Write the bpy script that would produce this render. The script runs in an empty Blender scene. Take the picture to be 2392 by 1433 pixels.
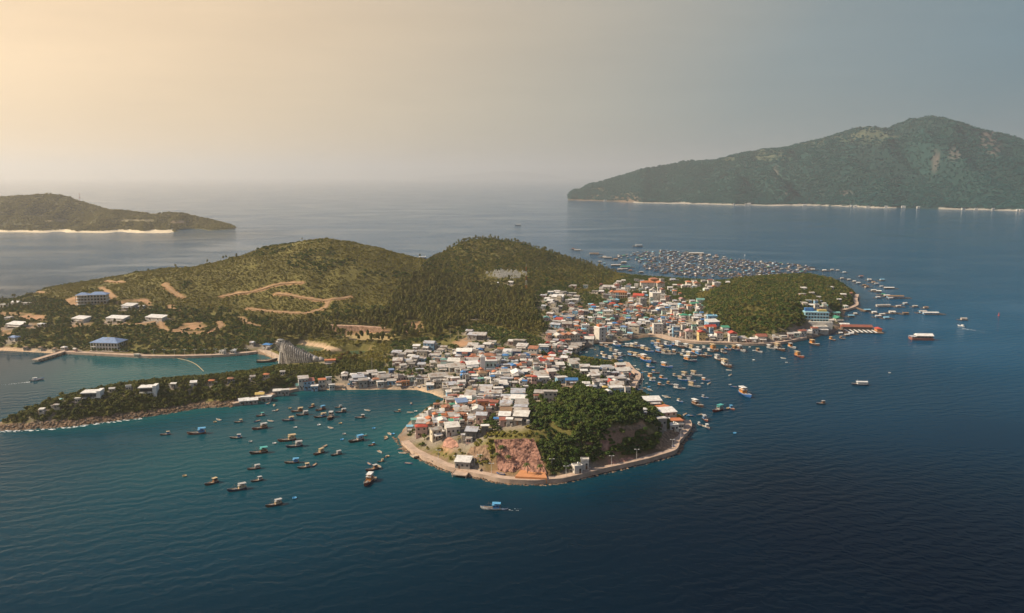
import bpy, bmesh, math, random
import numpy as np
from mathutils import Vector, Matrix
R = math.radians
scene = bpy.context.scene
COL = scene.collection

# ------------------------------------------------------------------ camera, sky, sun, exposure
PW, PH, FPX = 2392.0, 1433.0, 1842.0          # photograph size and focal length in its pixels
CAMZ, HORIZON = 150.0, 411.0
PITCH = math.atan((PH / 2 - HORIZON) / FPX)
cam_d = bpy.data.cameras.new('camera')
cam = bpy.data.objects.new('camera', cam_d); COL.objects.link(cam)
cam.location = (0, 0, CAMZ)
cam.rotation_euler = (R(90) - PITCH, 0, 0)
cam_d.sensor_width = 36.0
cam_d.lens = 36.0 * FPX / PW
cam_d.clip_start, cam_d.clip_end = 1.0, 120000.0
scene.camera = cam

SUN_AZ, SUN_EL = R(-90), R(39)                 # azimuth from +Y towards +X (negative = west, picture left)
sun_dir = Vector((math.sin(SUN_AZ) * math.cos(SUN_EL), math.cos(SUN_AZ) * math.cos(SUN_EL), math.sin(SUN_EL)))
world = bpy.data.worlds.new('World'); scene.world = world; world.use_nodes = True
wt = world.node_tree; wt.nodes.clear()
def wn(t, **k):
    n = wt.nodes.new(t)
    for a, b in k.items(): setattr(n, a, b)
    return n
w_out, w_bg = wn('ShaderNodeOutputWorld'), wn('ShaderNodeBackground')
sky = wn('ShaderNodeTexSky', sky_type='NISHITA', sun_disc=False)
sky.sun_elevation, sky.sun_rotation = SUN_EL, SUN_AZ
sky.air_density, sky.dust_density, sky.ozone_density = 1.0, 1.2, 2.5
# hazy aureole round the sun's own direction, over a pale grey-blue veil
geo = wn('ShaderNodeNewGeometry')
dot = wn('ShaderNodeVectorMath', operation='DOT_PRODUCT')
neg = wn('ShaderNodeVectorMath', operation='SCALE'); neg.inputs['Scale'].default_value = -1.0
wt.links.new(geo.outputs['Incoming'], neg.inputs[0])
wt.links.new(neg.outputs[0], dot.inputs[0]); dot.inputs[1].default_value = sun_dir
ramp = wn('ShaderNodeValToRGB')
mr = wn('ShaderNodeMapRange'); mr.inputs[1].default_value = -1; mr.inputs[2].default_value = 1
wt.links.new(dot.outputs['Value'], mr.inputs[0]); wt.links.new(mr.outputs[0], ramp.inputs[0])
cr = ramp.color_ramp
cr.elements[0].position = 0.0; cr.elements[0].color = (0.9, 1.7, 2.3, 1)
cr.elements[1].position = 1.0; cr.elements[1].color = (10.5, 8.0, 5.2, 1)
for p, c in ((0.328, (1.2, 1.95, 2.25)), (0.419, (2.2, 2.65, 2.6)), (0.538, (5.0, 4.25, 3.05)), (0.658, (7.7, 5.65, 3.35)), (0.748, (9.9, 7.0, 3.9))):
    e = cr.elements.new(p); e.color = (*c, 1)
mixw = wn('ShaderNodeMix', data_type='RGBA'); mixw.inputs['Factor'].default_value = 0.82
cmap = wn('ShaderNodeMapping'); cmap.inputs['Scale'].default_value = (1.2, 1.2, 9.0); wt.links.new(neg.outputs[0], cmap.inputs[0])
cnz = wn('ShaderNodeTexNoise'); cnz.inputs['Scale'].default_value = 2.2; cnz.inputs['Detail'].default_value = 6; cnz.inputs['Roughness'].default_value = 0.6; wt.links.new(cmap.outputs[0], cnz.inputs['Vector'])
cmr = wn('ShaderNodeMapRange'); cmr.inputs[1].default_value = 0.3; cmr.inputs[2].default_value = 0.7; cmr.inputs[3].default_value = 0.94; cmr.inputs[4].default_value = 1.05; wt.links.new(cnz.outputs['Fac'], cmr.inputs[0])   # thin uneven high haze
csc = wn('ShaderNodeVectorMath', operation='SCALE'); wt.links.new(ramp.outputs[0], csc.inputs[0]); wt.links.new(cmr.outputs[0], csc.inputs['Scale'])
wt.links.new(sky.outputs[0], mixw.inputs['A']); wt.links.new(csc.outputs[0], mixw.inputs['B'])
sep = wn('ShaderNodeSeparateXYZ'); wt.links.new(neg.outputs[0], sep.inputs[0])
vm = wn('ShaderNodeMapRange', interpolation_type='SMOOTHSTEP')   # the veil thins out towards the zenith
vm.inputs[1].default_value = 0.17; vm.inputs[2].default_value = 0.44; vm.inputs[3].default_value = 0.86; vm.inputs[4].default_value = 0.05
wt.links.new(sep.outputs['Z'], vm.inputs[0]); wt.links.new(vm.outputs[0], mixw.inputs['Factor'])
wt.links.new(mixw.outputs['Result'], w_bg.inputs['Color'])
w_bg.inputs['Strength'].default_value = 0.081
wt.links.new(w_bg.outputs[0], w_out.inputs[0])

sun_l = bpy.data.lights.new('sun', 'SUN'); sun = bpy.data.objects.new('sun', sun_l); COL.objects.link(sun)
sun_l.energy, sun_l.angle, sun_l.color = 5.0, R(0.53), (1.0, 0.83, 0.60)
sun.rotation_euler = sun_dir.to_track_quat('Z', 'Y').to_euler()
sun.location = (-400, 300, 700)

vs = scene.view_settings
vs.view_transform, vs.look, vs.exposure, vs.gamma = 'Standard', 'None', 0.45, 1.0
vs.use_curve_mapping = False
cy = scene.cycles
cy.use_denoising = True
cy.max_bounces, cy.diffuse_bounces, cy.glossy_bounces, cy.transmission_bounces, cy.volume_bounces = 8, 2, 2, 2, 4
cy.transparent_max_bounces = 6
cy.caustics_reflective = cy.caustics_refractive = False
cy.sample_clamp_indirect = 4.0

# ------------------------------------------------------------------ photograph pixel <-> place
CP, SP = math.cos(PITCH), math.sin(PITCH)
def ray(px, py):
    u, v = (px - PW / 2) / FPX, (PH / 2 - py) / FPX
    return np.array((u, CP + v * SP, -SP + v * CP))
def P(px, py, z=0.0):                           # the spot at height z seen at that pixel
    d = ray(px, py); t = (z - CAMZ) / d[2]
    return np.array((d[0] * t, d[1] * t, z))
def T(px, py, t):                               # the spot t metres down that line of sight
    return ray(px, py) * t + np.array((0, 0, CAMZ))
def pix(x, y, z):
    d = np.asarray(z, float) - CAMZ
    f = y * CP - d * SP; v = y * SP + d * CP
    return PW / 2 + FPX * np.asarray(x) / f, PH / 2 - FPX * v / f

# ------------------------------------------------------------------ numpy helpers
rng = np.random.default_rng(7)
rnd = random.Random(11)
_perm = np.random.default_rng(3).permutation(4096)
def _h(ix, iy):
    return _perm[(_perm[ix & 4095] + iy) & 4095] / 4096.0
def vnoise(x, y):
    xi, yi = np.floor(x).astype(int), np.floor(y).astype(int)
    fx, fy = x - xi, y - yi
    fx = fx * fx * (3 - 2 * fx); fy = fy * fy * (3 - 2 * fy)
    a, b, c, d = _h(xi, yi), _h(xi + 1, yi), _h(xi, yi + 1), _h(xi + 1, yi + 1)
    return (a + (b - a) * fx) * (1 - fy) + (c + (d - c) * fx) * fy
def fbm(x, y, s, o=4):
    x, y = np.asarray(x, float) / s, np.asarray(y, float) / s
    r, a, n = 0, 1.0, 0
    for i in range(o):
        r = r + a * (vnoise(x + 17.3 * i, y + 9.1 * i) * 2 - 1); n += a; a *= 0.5; x, y = x * 2.03, y * 2.03
    return r / n
def sstep(a, b, x):
    t = np.clip((x - a) / (b - a), 0, 1); return t * t * (3 - 2 * t)
def inside(poly, x, y):
    poly = np.asarray(poly, float); x, y = np.asarray(x, float), np.asarray(y, float)
    r = np.zeros(x.shape, bool); j = len(poly) - 1
    for i in range(len(poly)):
        (xi, yi), (xj, yj) = poly[i], poly[j]
        if yi != yj:
            r ^= ((yi > y) != (yj > y)) & (x < (xj - xi) * (y - yi) / (yj - yi) + xi)
        j = i
    return r
def pdist(line, x, y, closed=False):
    line = np.asarray(line, float); x, y = np.asarray(x, float), np.asarray(y, float)
    best = np.full(x.shape, 1e9); n = len(line)
    for i in range(n if closed else n - 1):
        a, b = line[i], line[(i + 1) % n]; e = b - a; l2 = max(e @ e, 1e-9)
        t = np.clip(((x - a[0]) * e[0] + (y - a[1]) * e[1]) / l2, 0, 1)
        best = np.minimum(best, (x - a[0] - t * e[0]) ** 2 + (y - a[1] - t * e[1]) ** 2)
    return np.sqrt(best)
def sdf(poly, x, y):
    d = pdist(poly, x, y, True); return np.where(inside(poly, x, y), d, -d)
def smooth_line(pts, n=4):                      # Catmull-Rom
    p = np.asarray(pts, float); out = []
    for i in range(len(p) - 1):
        a, b, c, d = p[max(i - 1, 0)], p[i], p[i + 1], p[min(i + 2, len(p) - 1)]
        for k in range(n):
            t = k / n
            out.append(0.5 * ((2 * b) + (c - a) * t + (2 * a - 5 * b + 4 * c - d) * t * t + (3 * b - a - 3 * c + d) * t ** 3))
    out.append(p[-1]); return np.array(out)

# ------------------------------------------------------------------ object helpers
def prop(o, label=None, category=None, group=None, kind=None):
    for k, v in (('label', label), ('category', category), ('group', group), ('kind', kind)):
        if v: o[k] = v
    return o
def mesh(name, verts, faces, mat=None, smooth=False):
    m = bpy.data.meshes.new(name)
    m.from_pydata([tuple(map(float, v)) for v in verts], [], [tuple(map(int, f)) for f in faces])
    if mat: m.materials.append(mat)
    if smooth: m.polygons.foreach_set('use_smooth', [True] * len(m.polygons))
    m.update(); return m
def grid_mesh(name, X, Y, Z, mat=None, smooth=True):
    ny, nx = X.shape
    co = np.stack((X, Y, Z), -1).reshape(-1, 3).astype(np.float32)
    i = (np.arange(ny - 1)[:, None] * nx + np.arange(nx - 1)[None]).ravel()
    f = np.stack((i, i + 1, i + nx + 1, i + nx), -1).astype(np.int32)
    m = bpy.data.meshes.new(name)
    m.vertices.add(len(co)); m.vertices.foreach_set('co', co.ravel())
    m.loops.add(f.size); m.loops.foreach_set('vertex_index', f.ravel())
    m.polygons.add(len(f)); m.polygons.foreach_set('loop_start', np.arange(0, f.size, 4, dtype=np.int32))
    m.polygons.foreach_set('loop_total', np.full(len(f), 4, np.int32))
    m.polygons.foreach_set('use_smooth', np.full(len(f), smooth))
    if mat: m.materials.append(mat)
    m.update(calc_edges=True); m.validate(); return m
def link(name, data, parent=None, loc=(0, 0, 0), rz=0.0, mat=None):
    o = bpy.data.objects.new(name, data); COL.objects.link(o)
    o.location = loc; o.rotation_euler = (0, 0, rz)
    if parent: o.parent = parent
    if mat is not None and data is not None and len(data.materials):
        o.material_slots[0].link = 'OBJECT'; o.material_slots[0].material = mat
    return o
class MB:                                        # collects simple solids into one mesh
    def __init__(s): s.v, s.f = [], []
    def add(s, verts, faces):
        n = len(s.v); s.v += [tuple(v) for v in verts]; s.f += [tuple(n + i for i in f) for f in faces]; return s
    def box(s, x0, x1, y0, y1, z0, z1):
        return s.add([(x0, y0, z0), (x1, y0, z0), (x1, y1, z0), (x0, y1, z0), (x0, y0, z1), (x1, y0, z1), (x1, y1, z1), (x0, y1, z1)],
                     [(3, 2, 1, 0), (4, 5, 6, 7), (0, 1, 5, 4), (1, 2, 6, 5), (2, 3, 7, 6), (3, 0, 4, 7)])
    def hexa(s, b, t): return s.add(list(b) + list(t), [(3, 2, 1, 0), (4, 5, 6, 7), (0, 1, 5, 4), (1, 2, 6, 5), (2, 3, 7, 6), (3, 0, 4, 7)])
    def bar(s, a, b, r, n=5, r2=None):
        a, b = Vector(a), Vector(b); q = (b - a).to_track_quat('Z', 'Y'); r2 = r if r2 is None else r2
        vs = [a + q @ Vector((r * math.cos(2 * math.pi * i / n), r * math.sin(2 * math.pi * i / n), 0)) for i in range(n)] + \
             [b + q @ Vector((r2 * math.cos(2 * math.pi * i / n), r2 * math.sin(2 * math.pi * i / n), 0)) for i in range(n)]
        return s.add(vs, [tuple(range(n))[::-1], tuple(range(n, 2 * n))] + [(i, (i + 1) % n, n + (i + 1) % n, n + i) for i in range(n)])
    def mesh(s, name, mat=None, smooth=False): return mesh(name, s.v, s.f, mat, smooth)

# ------------------------------------------------------------------ materials
def nodes(m):
    m.use_nodes = True; t = m.node_tree
    return t, t.nodes['Principled BSDF']
def material(name, col, rough=0.7, var=0.12, scale=1.2, spec=0.3, metal=0.0, stain=None, stain_amt=0.35, objvar=0.0):
    m = bpy.data.materials.new(name); t, b = nodes(m)
    b.inputs['Roughness'].default_value = rough; b.inputs['Metallic'].default_value = metal
    b.inputs['Specular IOR Level'].default_value = spec
    tc = t.nodes.new('ShaderNodeTexCoord'); nz = t.nodes.new('ShaderNodeTexNoise')
    nz.inputs['Scale'].default_value = scale; nz.inputs['Detail'].default_value = 4; nz.inputs['Roughness'].default_value = 0.65
    oi = t.nodes.new('ShaderNodeObjectInfo')
    off = t.nodes.new('ShaderNodeVectorMath'); off.operation = 'ADD'
    sc = t.nodes.new('ShaderNodeMath'); sc.operation = 'MULTIPLY'; sc.inputs[1].default_value = 57.0
    t.links.new(oi.outputs['Random'], sc.inputs[0]); t.links.new(tc.outputs['Object'], off.inputs[0]); t.links.new(sc.outputs[0], off.inputs[1])
    t.links.new(off.outputs[0], nz.inputs['Vector'])
    mrn = t.nodes.new('ShaderNodeMapRange'); mrn.inputs[1].default_value = 0.3; mrn.inputs[2].default_value = 0.7
    mrn.inputs[3].default_value = 1 - var * 1.6; mrn.inputs[4].default_value = 1 + var
    t.links.new(nz.outputs['Fac'], mrn.inputs[0])
    val = mrn.outputs[0]
    if objvar:
        m2 = t.nodes.new('ShaderNodeMapRange'); m2.inputs[3].default_value = 1 - objvar; m2.inputs[4].default_value = 1 + objvar
        t.links.new(oi.outputs['Random'], m2.inputs[0])
        mm = t.nodes.new('ShaderNodeMath'); mm.operation = 'MULTIPLY'
        t.links.new(val, mm.inputs[0]); t.links.new(m2.outputs[0], mm.inputs[1]); val = mm.outputs[0]
    hs = t.nodes.new('ShaderNodeVectorMath'); hs.operation = 'SCALE'; hs.inputs[0].default_value = col[:3]
    t.links.new(val, hs.inputs['Scale']); src = hs.outputs[0]
    if stain:
        n2 = t.nodes.new('ShaderNodeTexNoise'); n2.inputs['Scale'].default_value = scale * 0.6; n2.inputs['Detail'].default_value = 5
        t.links.new(off.outputs[0], n2.inputs['Vector'])
        m3 = t.nodes.new('ShaderNodeMapRange'); m3.inputs[1].default_value = 0.5; m3.inputs[2].default_value = 0.72; m3.inputs[4].default_value = stain_amt * 2
        t.links.new(n2.outputs['Fac'], m3.inputs[0])
        mx = t.nodes.new('ShaderNodeMix'); mx.data_type = 'RGBA'; mx.inputs['B'].default_value = (*stain, 1)
        t.links.new(m3.outputs[0], mx.inputs['Factor']); t.links.new(src, mx.inputs['A']); src = mx.outputs['Result']
    t.links.new(src, b.inputs['Base Color'])
    return m
def leaf_material(name, cols, scale=0.05):
    """foliage: colour drifts from plant to plant and over the ground, with leaf-scale flecks"""
    m = bpy.data.materials.new(name); t, b = nodes(m)
    b.inputs['Roughness'].default_value = 0.75; b.inputs['Specular IOR Level'].default_value = 0.12
    oi = t.nodes.new('ShaderNodeObjectInfo'); g = t.nodes.new('ShaderNodeNewGeometry')
    nz = t.nodes.new('ShaderNodeTexNoise'); nz.inputs['Scale'].default_value = scale; nz.inputs['Detail'].default_value = 3
    t.links.new(g.outputs['Position'], nz.inputs['Vector'])
    a = t.nodes.new('ShaderNodeMath'); a.operation = 'MULTIPLY_ADD'; a.inputs[1].default_value = 0.55
    t.links.new(oi.outputs['Random'], a.inputs[0])
    b2 = t.nodes.new('ShaderNodeMapRange'); b2.inputs[1].default_value = 0.3; b2.inputs[2].default_value = 0.7; b2.inputs[4].default_value = 0.45
    t.links.new(nz.outputs['Fac'], b2.inputs[0]); t.links.new(b2.outputs[0], a.inputs[2])
    rp = t.nodes.new('ShaderNodeValToRGB'); t.links.new(a.outputs[0], rp.inputs[0])
    e = rp.color_ramp.elements; e[0].color = (*cols[0], 1); e[1].color = (*cols[-1], 1)
    for i, c in enumerate(cols[1:-1]): rp.color_ramp.elements.new((i + 1) / (len(cols) - 1)).color = (*c, 1)
    t.links.new(rp.outputs[0], b.inputs['Base Color'])
    return m
# ------------------------------------------------------------------ the island: coast, relief
def PL(pts, z=0.0): return np.array([P(a, b, z)[:2] for a, b in pts])
COAST_PX = [(-40, 1003), (0, 1005), (60, 1003), (150, 997), (250, 985), (330, 975), (400, 965), (470, 953), (545, 950), (600, 938), (650, 925),
    (700, 913), (740, 910), (800, 911), (902, 909), (977, 912), (1015, 921), (1040, 934), (1027, 939), (994, 956), (980, 967), (962, 985),
    (948, 999), (927, 1021), (938, 1039), (958, 1057), (985, 1072), (1016, 1086), (1043, 1098), (1079, 1107), (1123, 1117), (1168, 1127),
    (1224, 1131), (1280, 1130), (1337, 1122), (1424, 1101), (1505, 1082), (1562, 1066), (1583, 1052), (1587, 1038), (1599, 1025), (1613, 1006),
    (1612, 990), (1599, 979), (1581, 967), (1562, 956), (1546, 937), (1516, 928), (1489, 917), (1472, 912), (1477, 900), (1485, 887), (1485, 878),
    (1472, 868), (1459, 852), (1433, 844), (1406, 846), (1383, 838), (1350, 836), (1343, 829), (1351, 821), (1367, 811), (1388, 804), (1422, 801),
    (1441, 799), (1483, 793), (1514, 787), (1535, 788), (1566, 796), (1608, 802), (1650, 805), (1698, 806), (1760, 808), (1806, 807), (1845, 801),
    (1885, 793), (1921, 783), (1948, 778), (1964, 764), (1968, 752), (1971, 736), (1974, 729), (2003, 718), (2002, 704), (2006, 692), (1999, 687),
    (1980, 676), (1967, 664), (1945, 652), (1900, 648), (1850, 650), (1800, 655), (1714, 658), (1676, 660), (1639, 656), (1601, 654), (1551, 651),
    (1488, 646), (1450, 641), (1420, 633), (1388, 626), (1350, 617)]
def TT(px, t):                                   # hidden far shore, by bearing and distance
    d = ray(px, 640); d = d / d[1]; return (d[0] * t, t)
COAST = np.array([tuple(p) for p in PL(COAST_PX)] + [TT(1310, 1420), TT(1240, 1440), TT(1150, 1440), TT(1050, 1330), TT(980, 1240), TT(900, 1190),
    TT(800, 1200), TT(650, 1180), TT(500, 1130), TT(350, 1090), TT(200, 1050), TT(90, 1000)] +
    [tuple(p) for p in PL([(36, 702), (0, 702), (-260, 706), (-330, 818), (0, 819), (60, 822), (150, 827), (200, 830), (280, 834), (350, 837), (430, 837),
    (500, 835), (560, 831), (600, 827), (618, 830), (660, 848), (650, 858), (600, 870), (500, 890), (400, 905), (300, 919), (200, 934), (100, 957), (30, 979)])])
POND_A = PL([(650, 815), (672, 809), (700, 805), (763, 813), (742, 826), (700, 830), (668, 824)], 1.0)
POND_B = PL([(785, 827), (812, 820), (840, 818), (862, 821), (858, 830), (838, 837), (800, 838), (772, 836)], 1.0)

CT = []                                          # relief control points (x, y, z)
for px, py, z in [                               # ground of known height
    (1390, 930, 25), (1400, 980, 22), (1300, 960, 21), (1340, 920, 20), (1480, 950, 16), (1500, 1000, 13), (1540, 1030, 7), (1450, 1055, 8),
    (1400, 1060, 9), (1350, 1080, 4), (1310, 1050, 12), (1300, 1005, 18), (1430, 1010, 17), (1300, 1105, 2.5), (1250, 935, 17), (1250, 985, 17),
    (1245, 1020, 17), (1150, 1020, 15), (1200, 1015, 17), (1195, 1103, 3), (1120, 1090, 3), (1255, 1108, 3), (1275, 1085, 5), (1160, 1095, 3.5),
    (1000, 990, 4), (1050, 960, 5), (1030, 1045, 4.5), (1085, 1045, 6), (1110, 1010, 10), (960, 1015, 2.5), (990, 1050, 3), (1060, 1078, 3),
    (1540, 965, 4), (1580, 1000, 3), (1510, 935, 6), (1100, 880, 6), (1180, 850, 7), (1200, 930, 12), (1150, 960, 11), (1180, 990, 14),
    (1420, 900, 8), (1450, 880, 3), (1330, 880, 9), (1280, 850, 7), (1400, 860, 3), (1050, 915, 4), (960, 895, 3), (850, 895, 3), (1000, 850, 5),
    (950, 820, 6), (1110, 800, 8), (1200, 800, 7), (1300, 820, 4), (1340, 795, 4), (1300, 760, 10), (1280, 700, 18), (1340, 690, 14), (1400, 720, 8),
    (1450, 670, 6), (1450, 760, 4), (1550, 720, 5), (1550, 770, 3.5), (1620, 740, 6), (1650, 780, 3.5), (1520, 680, 4), (1620, 670, 5),
    (1700, 720, 20), (1700, 760, 9), (1760, 760, 11), (1800, 772, 8), (1830, 740, 19), (1880, 752, 12), (1900, 772, 4), (1930, 745, 5), (1960, 720, 5),
    (1900, 700, 17), (1680, 690, 14), (1760, 700, 25), (1820, 690, 28), (1950, 690, 10), (1985, 690, 5), (1650, 715, 8), (1690, 785, 3.5),
    (250, 815, 3.5), (100, 800, 4), (0, 800, 4), (0, 740, 6), (100, 757, 8), (218, 710, 19), (300, 715, 17), (275, 752, 11), (365, 748, 12),
    (190, 752, 10), (450, 770, 9), (450, 810, 4), (550, 800, 5), (560, 760, 9), (640, 790, 5), (700, 770, 6), (820, 772, 5), (900, 790, 4.5),
    (960, 770, 7), (740, 735, 12), (650, 725, 14), (560, 722, 14), (740, 703, 21), (640, 685, 26), (850, 740, 11), (950, 730, 11), (1050, 760, 9),
    (400, 700, 19), (387, 667, 30), (300, 670, 27), (150, 700, 12), (60, 715, 5), (1150, 740, 9), (1050, 700, 14), (1150, 700, 14), (1230, 740, 8),
    (950, 680, 22), (1050, 650, 27), (1150, 650, 27), (1250, 650, 22), (1330, 640, 14), (850, 690, 22), (700, 655, 38), (850, 640, 40), (560, 650, 37),
    (760, 845, 3), (720, 860, 4), (700, 880, 5), (830, 850, 4), (640, 800, 4), (1390, 655, 9),
    (60, 985, 5), (150, 950, 9), (250, 920, 12), (220, 915, 12), (350, 910, 12), (450, 900, 11), (550, 885, 10), (640, 880, 8), (250, 965, 3), (450, 940, 3),
    (350, 955, 4), (120, 975, 6)]:
    CT.append(P(px, py, z))
for px, py, t in [(100, 680, 985), (200, 661, 1000), (290, 643, 1000), (370, 633, 1000), (450, 631, 1000), (520, 617, 1000), (580, 596, 1000), (640, 577, 1000),
    (700, 566, 1000), (760, 561, 1000), (810, 563, 1000), (860, 574, 1010), (910, 593, 1030), (960, 609, 1060), (995, 617, 1090), (1020, 604, 1130),
    (1050, 586, 1170), (1080, 571, 1190), (1110, 566, 1200), (1150, 563, 1210), (1200, 569, 1210), (1240, 576, 1210), (1280, 594, 1210), (1310, 606, 1210),
    (1340, 618, 1210), (1370, 632, 1200), (1720, 668, 990), (1760, 663, 1000), (1800, 657, 1020), (1850, 649, 1030), (1880, 646, 1030), (1920, 650, 1040),
    (1950, 660, 1060)]:
    CT.append(T(px, py, t))
for x, y in COAST[::3]: CT.append((x, y, 0.6))
for px, t in [(700, 1110), (850, 1110), (500, 1080), (1150, 1330), (1250, 1330), (300, 1050), (1000, 1170)]: CT.append((*TT(px, t), 14.0))
CT = np.array(CT)
_d = np.hypot(CT[:, None, 0] - CT[None, :, 0], CT[:, None, 1] - CT[None, :, 1])
_k = lambda r: np.sqrt(r * r + 15.0 ** 2)
_A = np.block([[-_k(_d) - np.eye(len(CT)) * 0.0 + np.eye(len(CT)) * 9.0, np.ones((len(CT), 1))], [np.ones((1, len(CT))), np.zeros((1, 1))]])
_w = np.linalg.solve(_A, np.append(CT[:, 2], 0))
GS, GX0, GY0, GNX, GNY = 2.5, -900.0, 345.0, 570, 450
gx, gy = GX0 + GS * np.arange(GNX), GY0 + GS * np.arange(GNY)
GXX, GYY = np.meshgrid(gx, gy)
relief = np.full(GXX.shape, _w[-1])
for i in range(len(CT)): relief -= _w[i] * _k(np.hypot(GXX - CT[i, 0], GYY - CT[i, 1]))
jag = fbm(GXX, GYY, 14, 3) * 2.2
shore_s = sdf(COAST, GXX, GYY)
rocky = (GXX < -40) & (GYY < 620) | (GYY > 900)
shore_s = shore_s + np.where(rocky, jag, jag * 0.25)
pond_s = np.maximum(sdf(POND_A, GXX, GYY), sdf(POND_B, GXX, GYY))
LAND = np.where(shore_s < 0, np.maximum(shore_s * 0.35, -6), np.minimum(shore_s * 0.7, 1.6))
LAND += np.maximum(relief, 0.0) * sstep(1, 16, shore_s)
hill = sstep(8, 25, relief)
LAND += np.where(shore_s > 4, hill * (fbm(GXX, GYY, 70, 4) * 3.0 - np.abs(fbm(GXX + GYY * .2, GYY * .4, 55, 3)) * 5.0 + 1.0 + fbm(GXX, GYY, 16, 3) * 0.9) + fbm(GXX, GYY, 9, 2) * 0.25, 0)
LAND = np.where(pond_s > -3, np.minimum(LAND, 1.5 - pond_s * 0.5), LAND)
# the quarried face at the headland's foot: a steep flat cut
QT, QB = np.array([P(1150, 1025, 16.0)[:2], P(1246, 1023, 17.0)[:2]]), np.array([P(1160, 1093, 3.2)[:2], P(1278, 1103, 3.0)[:2]])
_yt, _yb = np.interp(GXX, QT[:, 0], QT[:, 1]), np.interp(GXX, QB[:, 0], QB[:, 1])
_in = (GXX > QT[0, 0] - 1) & (GXX < QB[1, 0] + 1) & (GYY < _yt + 2)
LAND = np.where(_in & (shore_s > 2), np.minimum(LAND, 2.4 + np.clip((GYY - _yb) / (_yt - _yb), 0, 1.3) * 13.0), LAND)
def hgt(x, y):
    fx, fy = np.clip((np.asarray(x) - GX0) / GS, 0, GNX - 1.001), np.clip((np.asarray(y) - GY0) / GS, 0, GNY - 1.001)
    i, j = fx.astype(int), fy.astype(int); a, b = fx - i, fy - j
    return (LAND[j, i] * (1 - a) + LAND[j, i + 1] * a) * (1 - b) + (LAND[j + 1, i] * (1 - a) + LAND[j + 1, i + 1] * a) * b
def shore(x, y):
    i = np.clip(((np.asarray(x) - GX0) / GS).astype(int), 0, GNX - 1); j = np.clip(((np.asarray(y) - GY0) / GS).astype(int), 0, GNY - 1)
    return shore_s[j, i]
_ts = np.arange(330, 1500, 1.2)
def G(px, py, up=0.0):                           # where that line of sight first comes down to `up` metres above the ground (or sea)
    d = ray(px, py); x, y, z = d[0] * _ts, d[1] * _ts, CAMZ + d[2] * _ts
    h = np.maximum(hgt(x, y), 0) + up
    k = np.argmax(z <= h)
    if z[k] > h[k]: k = len(_ts) - 1
    return np.array((x[k], y[k], max(float(hgt(x[k], y[k])), 0.0))), _ts[k]
GPX, GPY = pix(GXX, GYY, LAND)                    # where each ground vertex shows in the photograph

# ground cover painted per vertex: soil, dry grass, town ground, sand, rock, cleared earth
CLEAR = {
    'earth': [[(268, 704), (300, 700), (345, 697), (356, 716), (340, 716), (335, 706), (300, 708), (275, 712)], [(235, 672), (246, 672), (270, 698), (258, 700)], [(0, 729), (55, 731), (105, 738), (112, 748), (85, 750), (40, 742), (0, 740)],
              [(150, 700), (185, 690), (185, 716), (160, 716)], [(180, 750), (215, 752), (215, 764), (165, 766)], [(240, 750), (300, 752), (300, 758), (240, 757)], [(325, 752), (385, 750), (385, 757), (330, 760)],
              [(415, 768), (428, 756), (470, 752), (486, 764), (470, 770), (430, 772)], [(372, 762), (395, 770), (440, 774), (500, 772), (500, 778), (440, 782), (380, 774)], [(0, 764), (35, 770), (25, 785), (0, 785)], [(60, 755), (90, 755), (90, 768), (60, 768)],
              [(735, 756), (800, 760), (890, 768), (985, 768), (985, 778), (890, 778), (890, 786), (800, 786), (770, 776)],
              [(940, 757), (980, 750), (992, 772), (970, 776)], [(1055, 800), (1090, 790), (1110, 805), (1075, 815)], [(1310, 893), (1345, 893), (1340, 915), (1308, 912)], [(1480, 990), (1510, 975), (1515, 985), (1490, 1008), (1430, 1015), (1425, 1003)],
              [(1560, 1010), (1585, 1005), (1590, 1030), (1570, 1055), (1540, 1050)], [(1030, 1035), (1060, 1022), (1085, 1040), (1060, 1062), (1035, 1055)], [(1150, 1075), (1275, 1092), (1285, 1120), (1100, 1100)],
              [(1420, 1075), (1485, 1068), (1500, 1078), (1425, 1096)], [(1400, 1030), (1425, 1030), (1425, 1060), (1405, 1060)]],
    'field': [[(795, 786), (850, 779), (927, 779), (908, 797), (880, 794), (825, 796)]],
    'court': [],
    'sand': [[(-300, 812), (0, 812), (150, 818), (160, 830), (0, 824), (-300, 824)], [(730, 896), (1000, 900), (1050, 925), (1050, 945), (1010, 930), (900, 914), (730, 914)], [(700, 796), (765, 806), (800, 818), (775, 822), (735, 812), (700, 806)]],
}
TOWN = [(540, 955), (690, 872), (740, 862), (800, 870), (870, 868), (905, 860), (915, 800), (985, 790), (1010, 795), (1080, 765), (1110, 755), (1190, 772), (1280, 790), (1262, 760), (1250, 740),
    (1245, 690), (1270, 672), (1330, 672), (1345, 690), (1420, 670), (1440, 655), (1490, 640), (1720, 652), (1620, 690), (1660, 720), (1680, 770), (1760, 775), (1830, 780), (1880, 760), (1880, 730),
    (1920, 715), (1990, 725), (2010, 720), (1960, 790), (1800, 815), (1500, 800), (1340, 835), (1500, 860), (1490, 915), (1420, 912), (1300, 925), (1270, 925), (1245, 960), (1235, 1000), (1150, 1010),
    (1100, 1010), (1040, 1030), (985, 1050), (925, 1030)]
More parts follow.
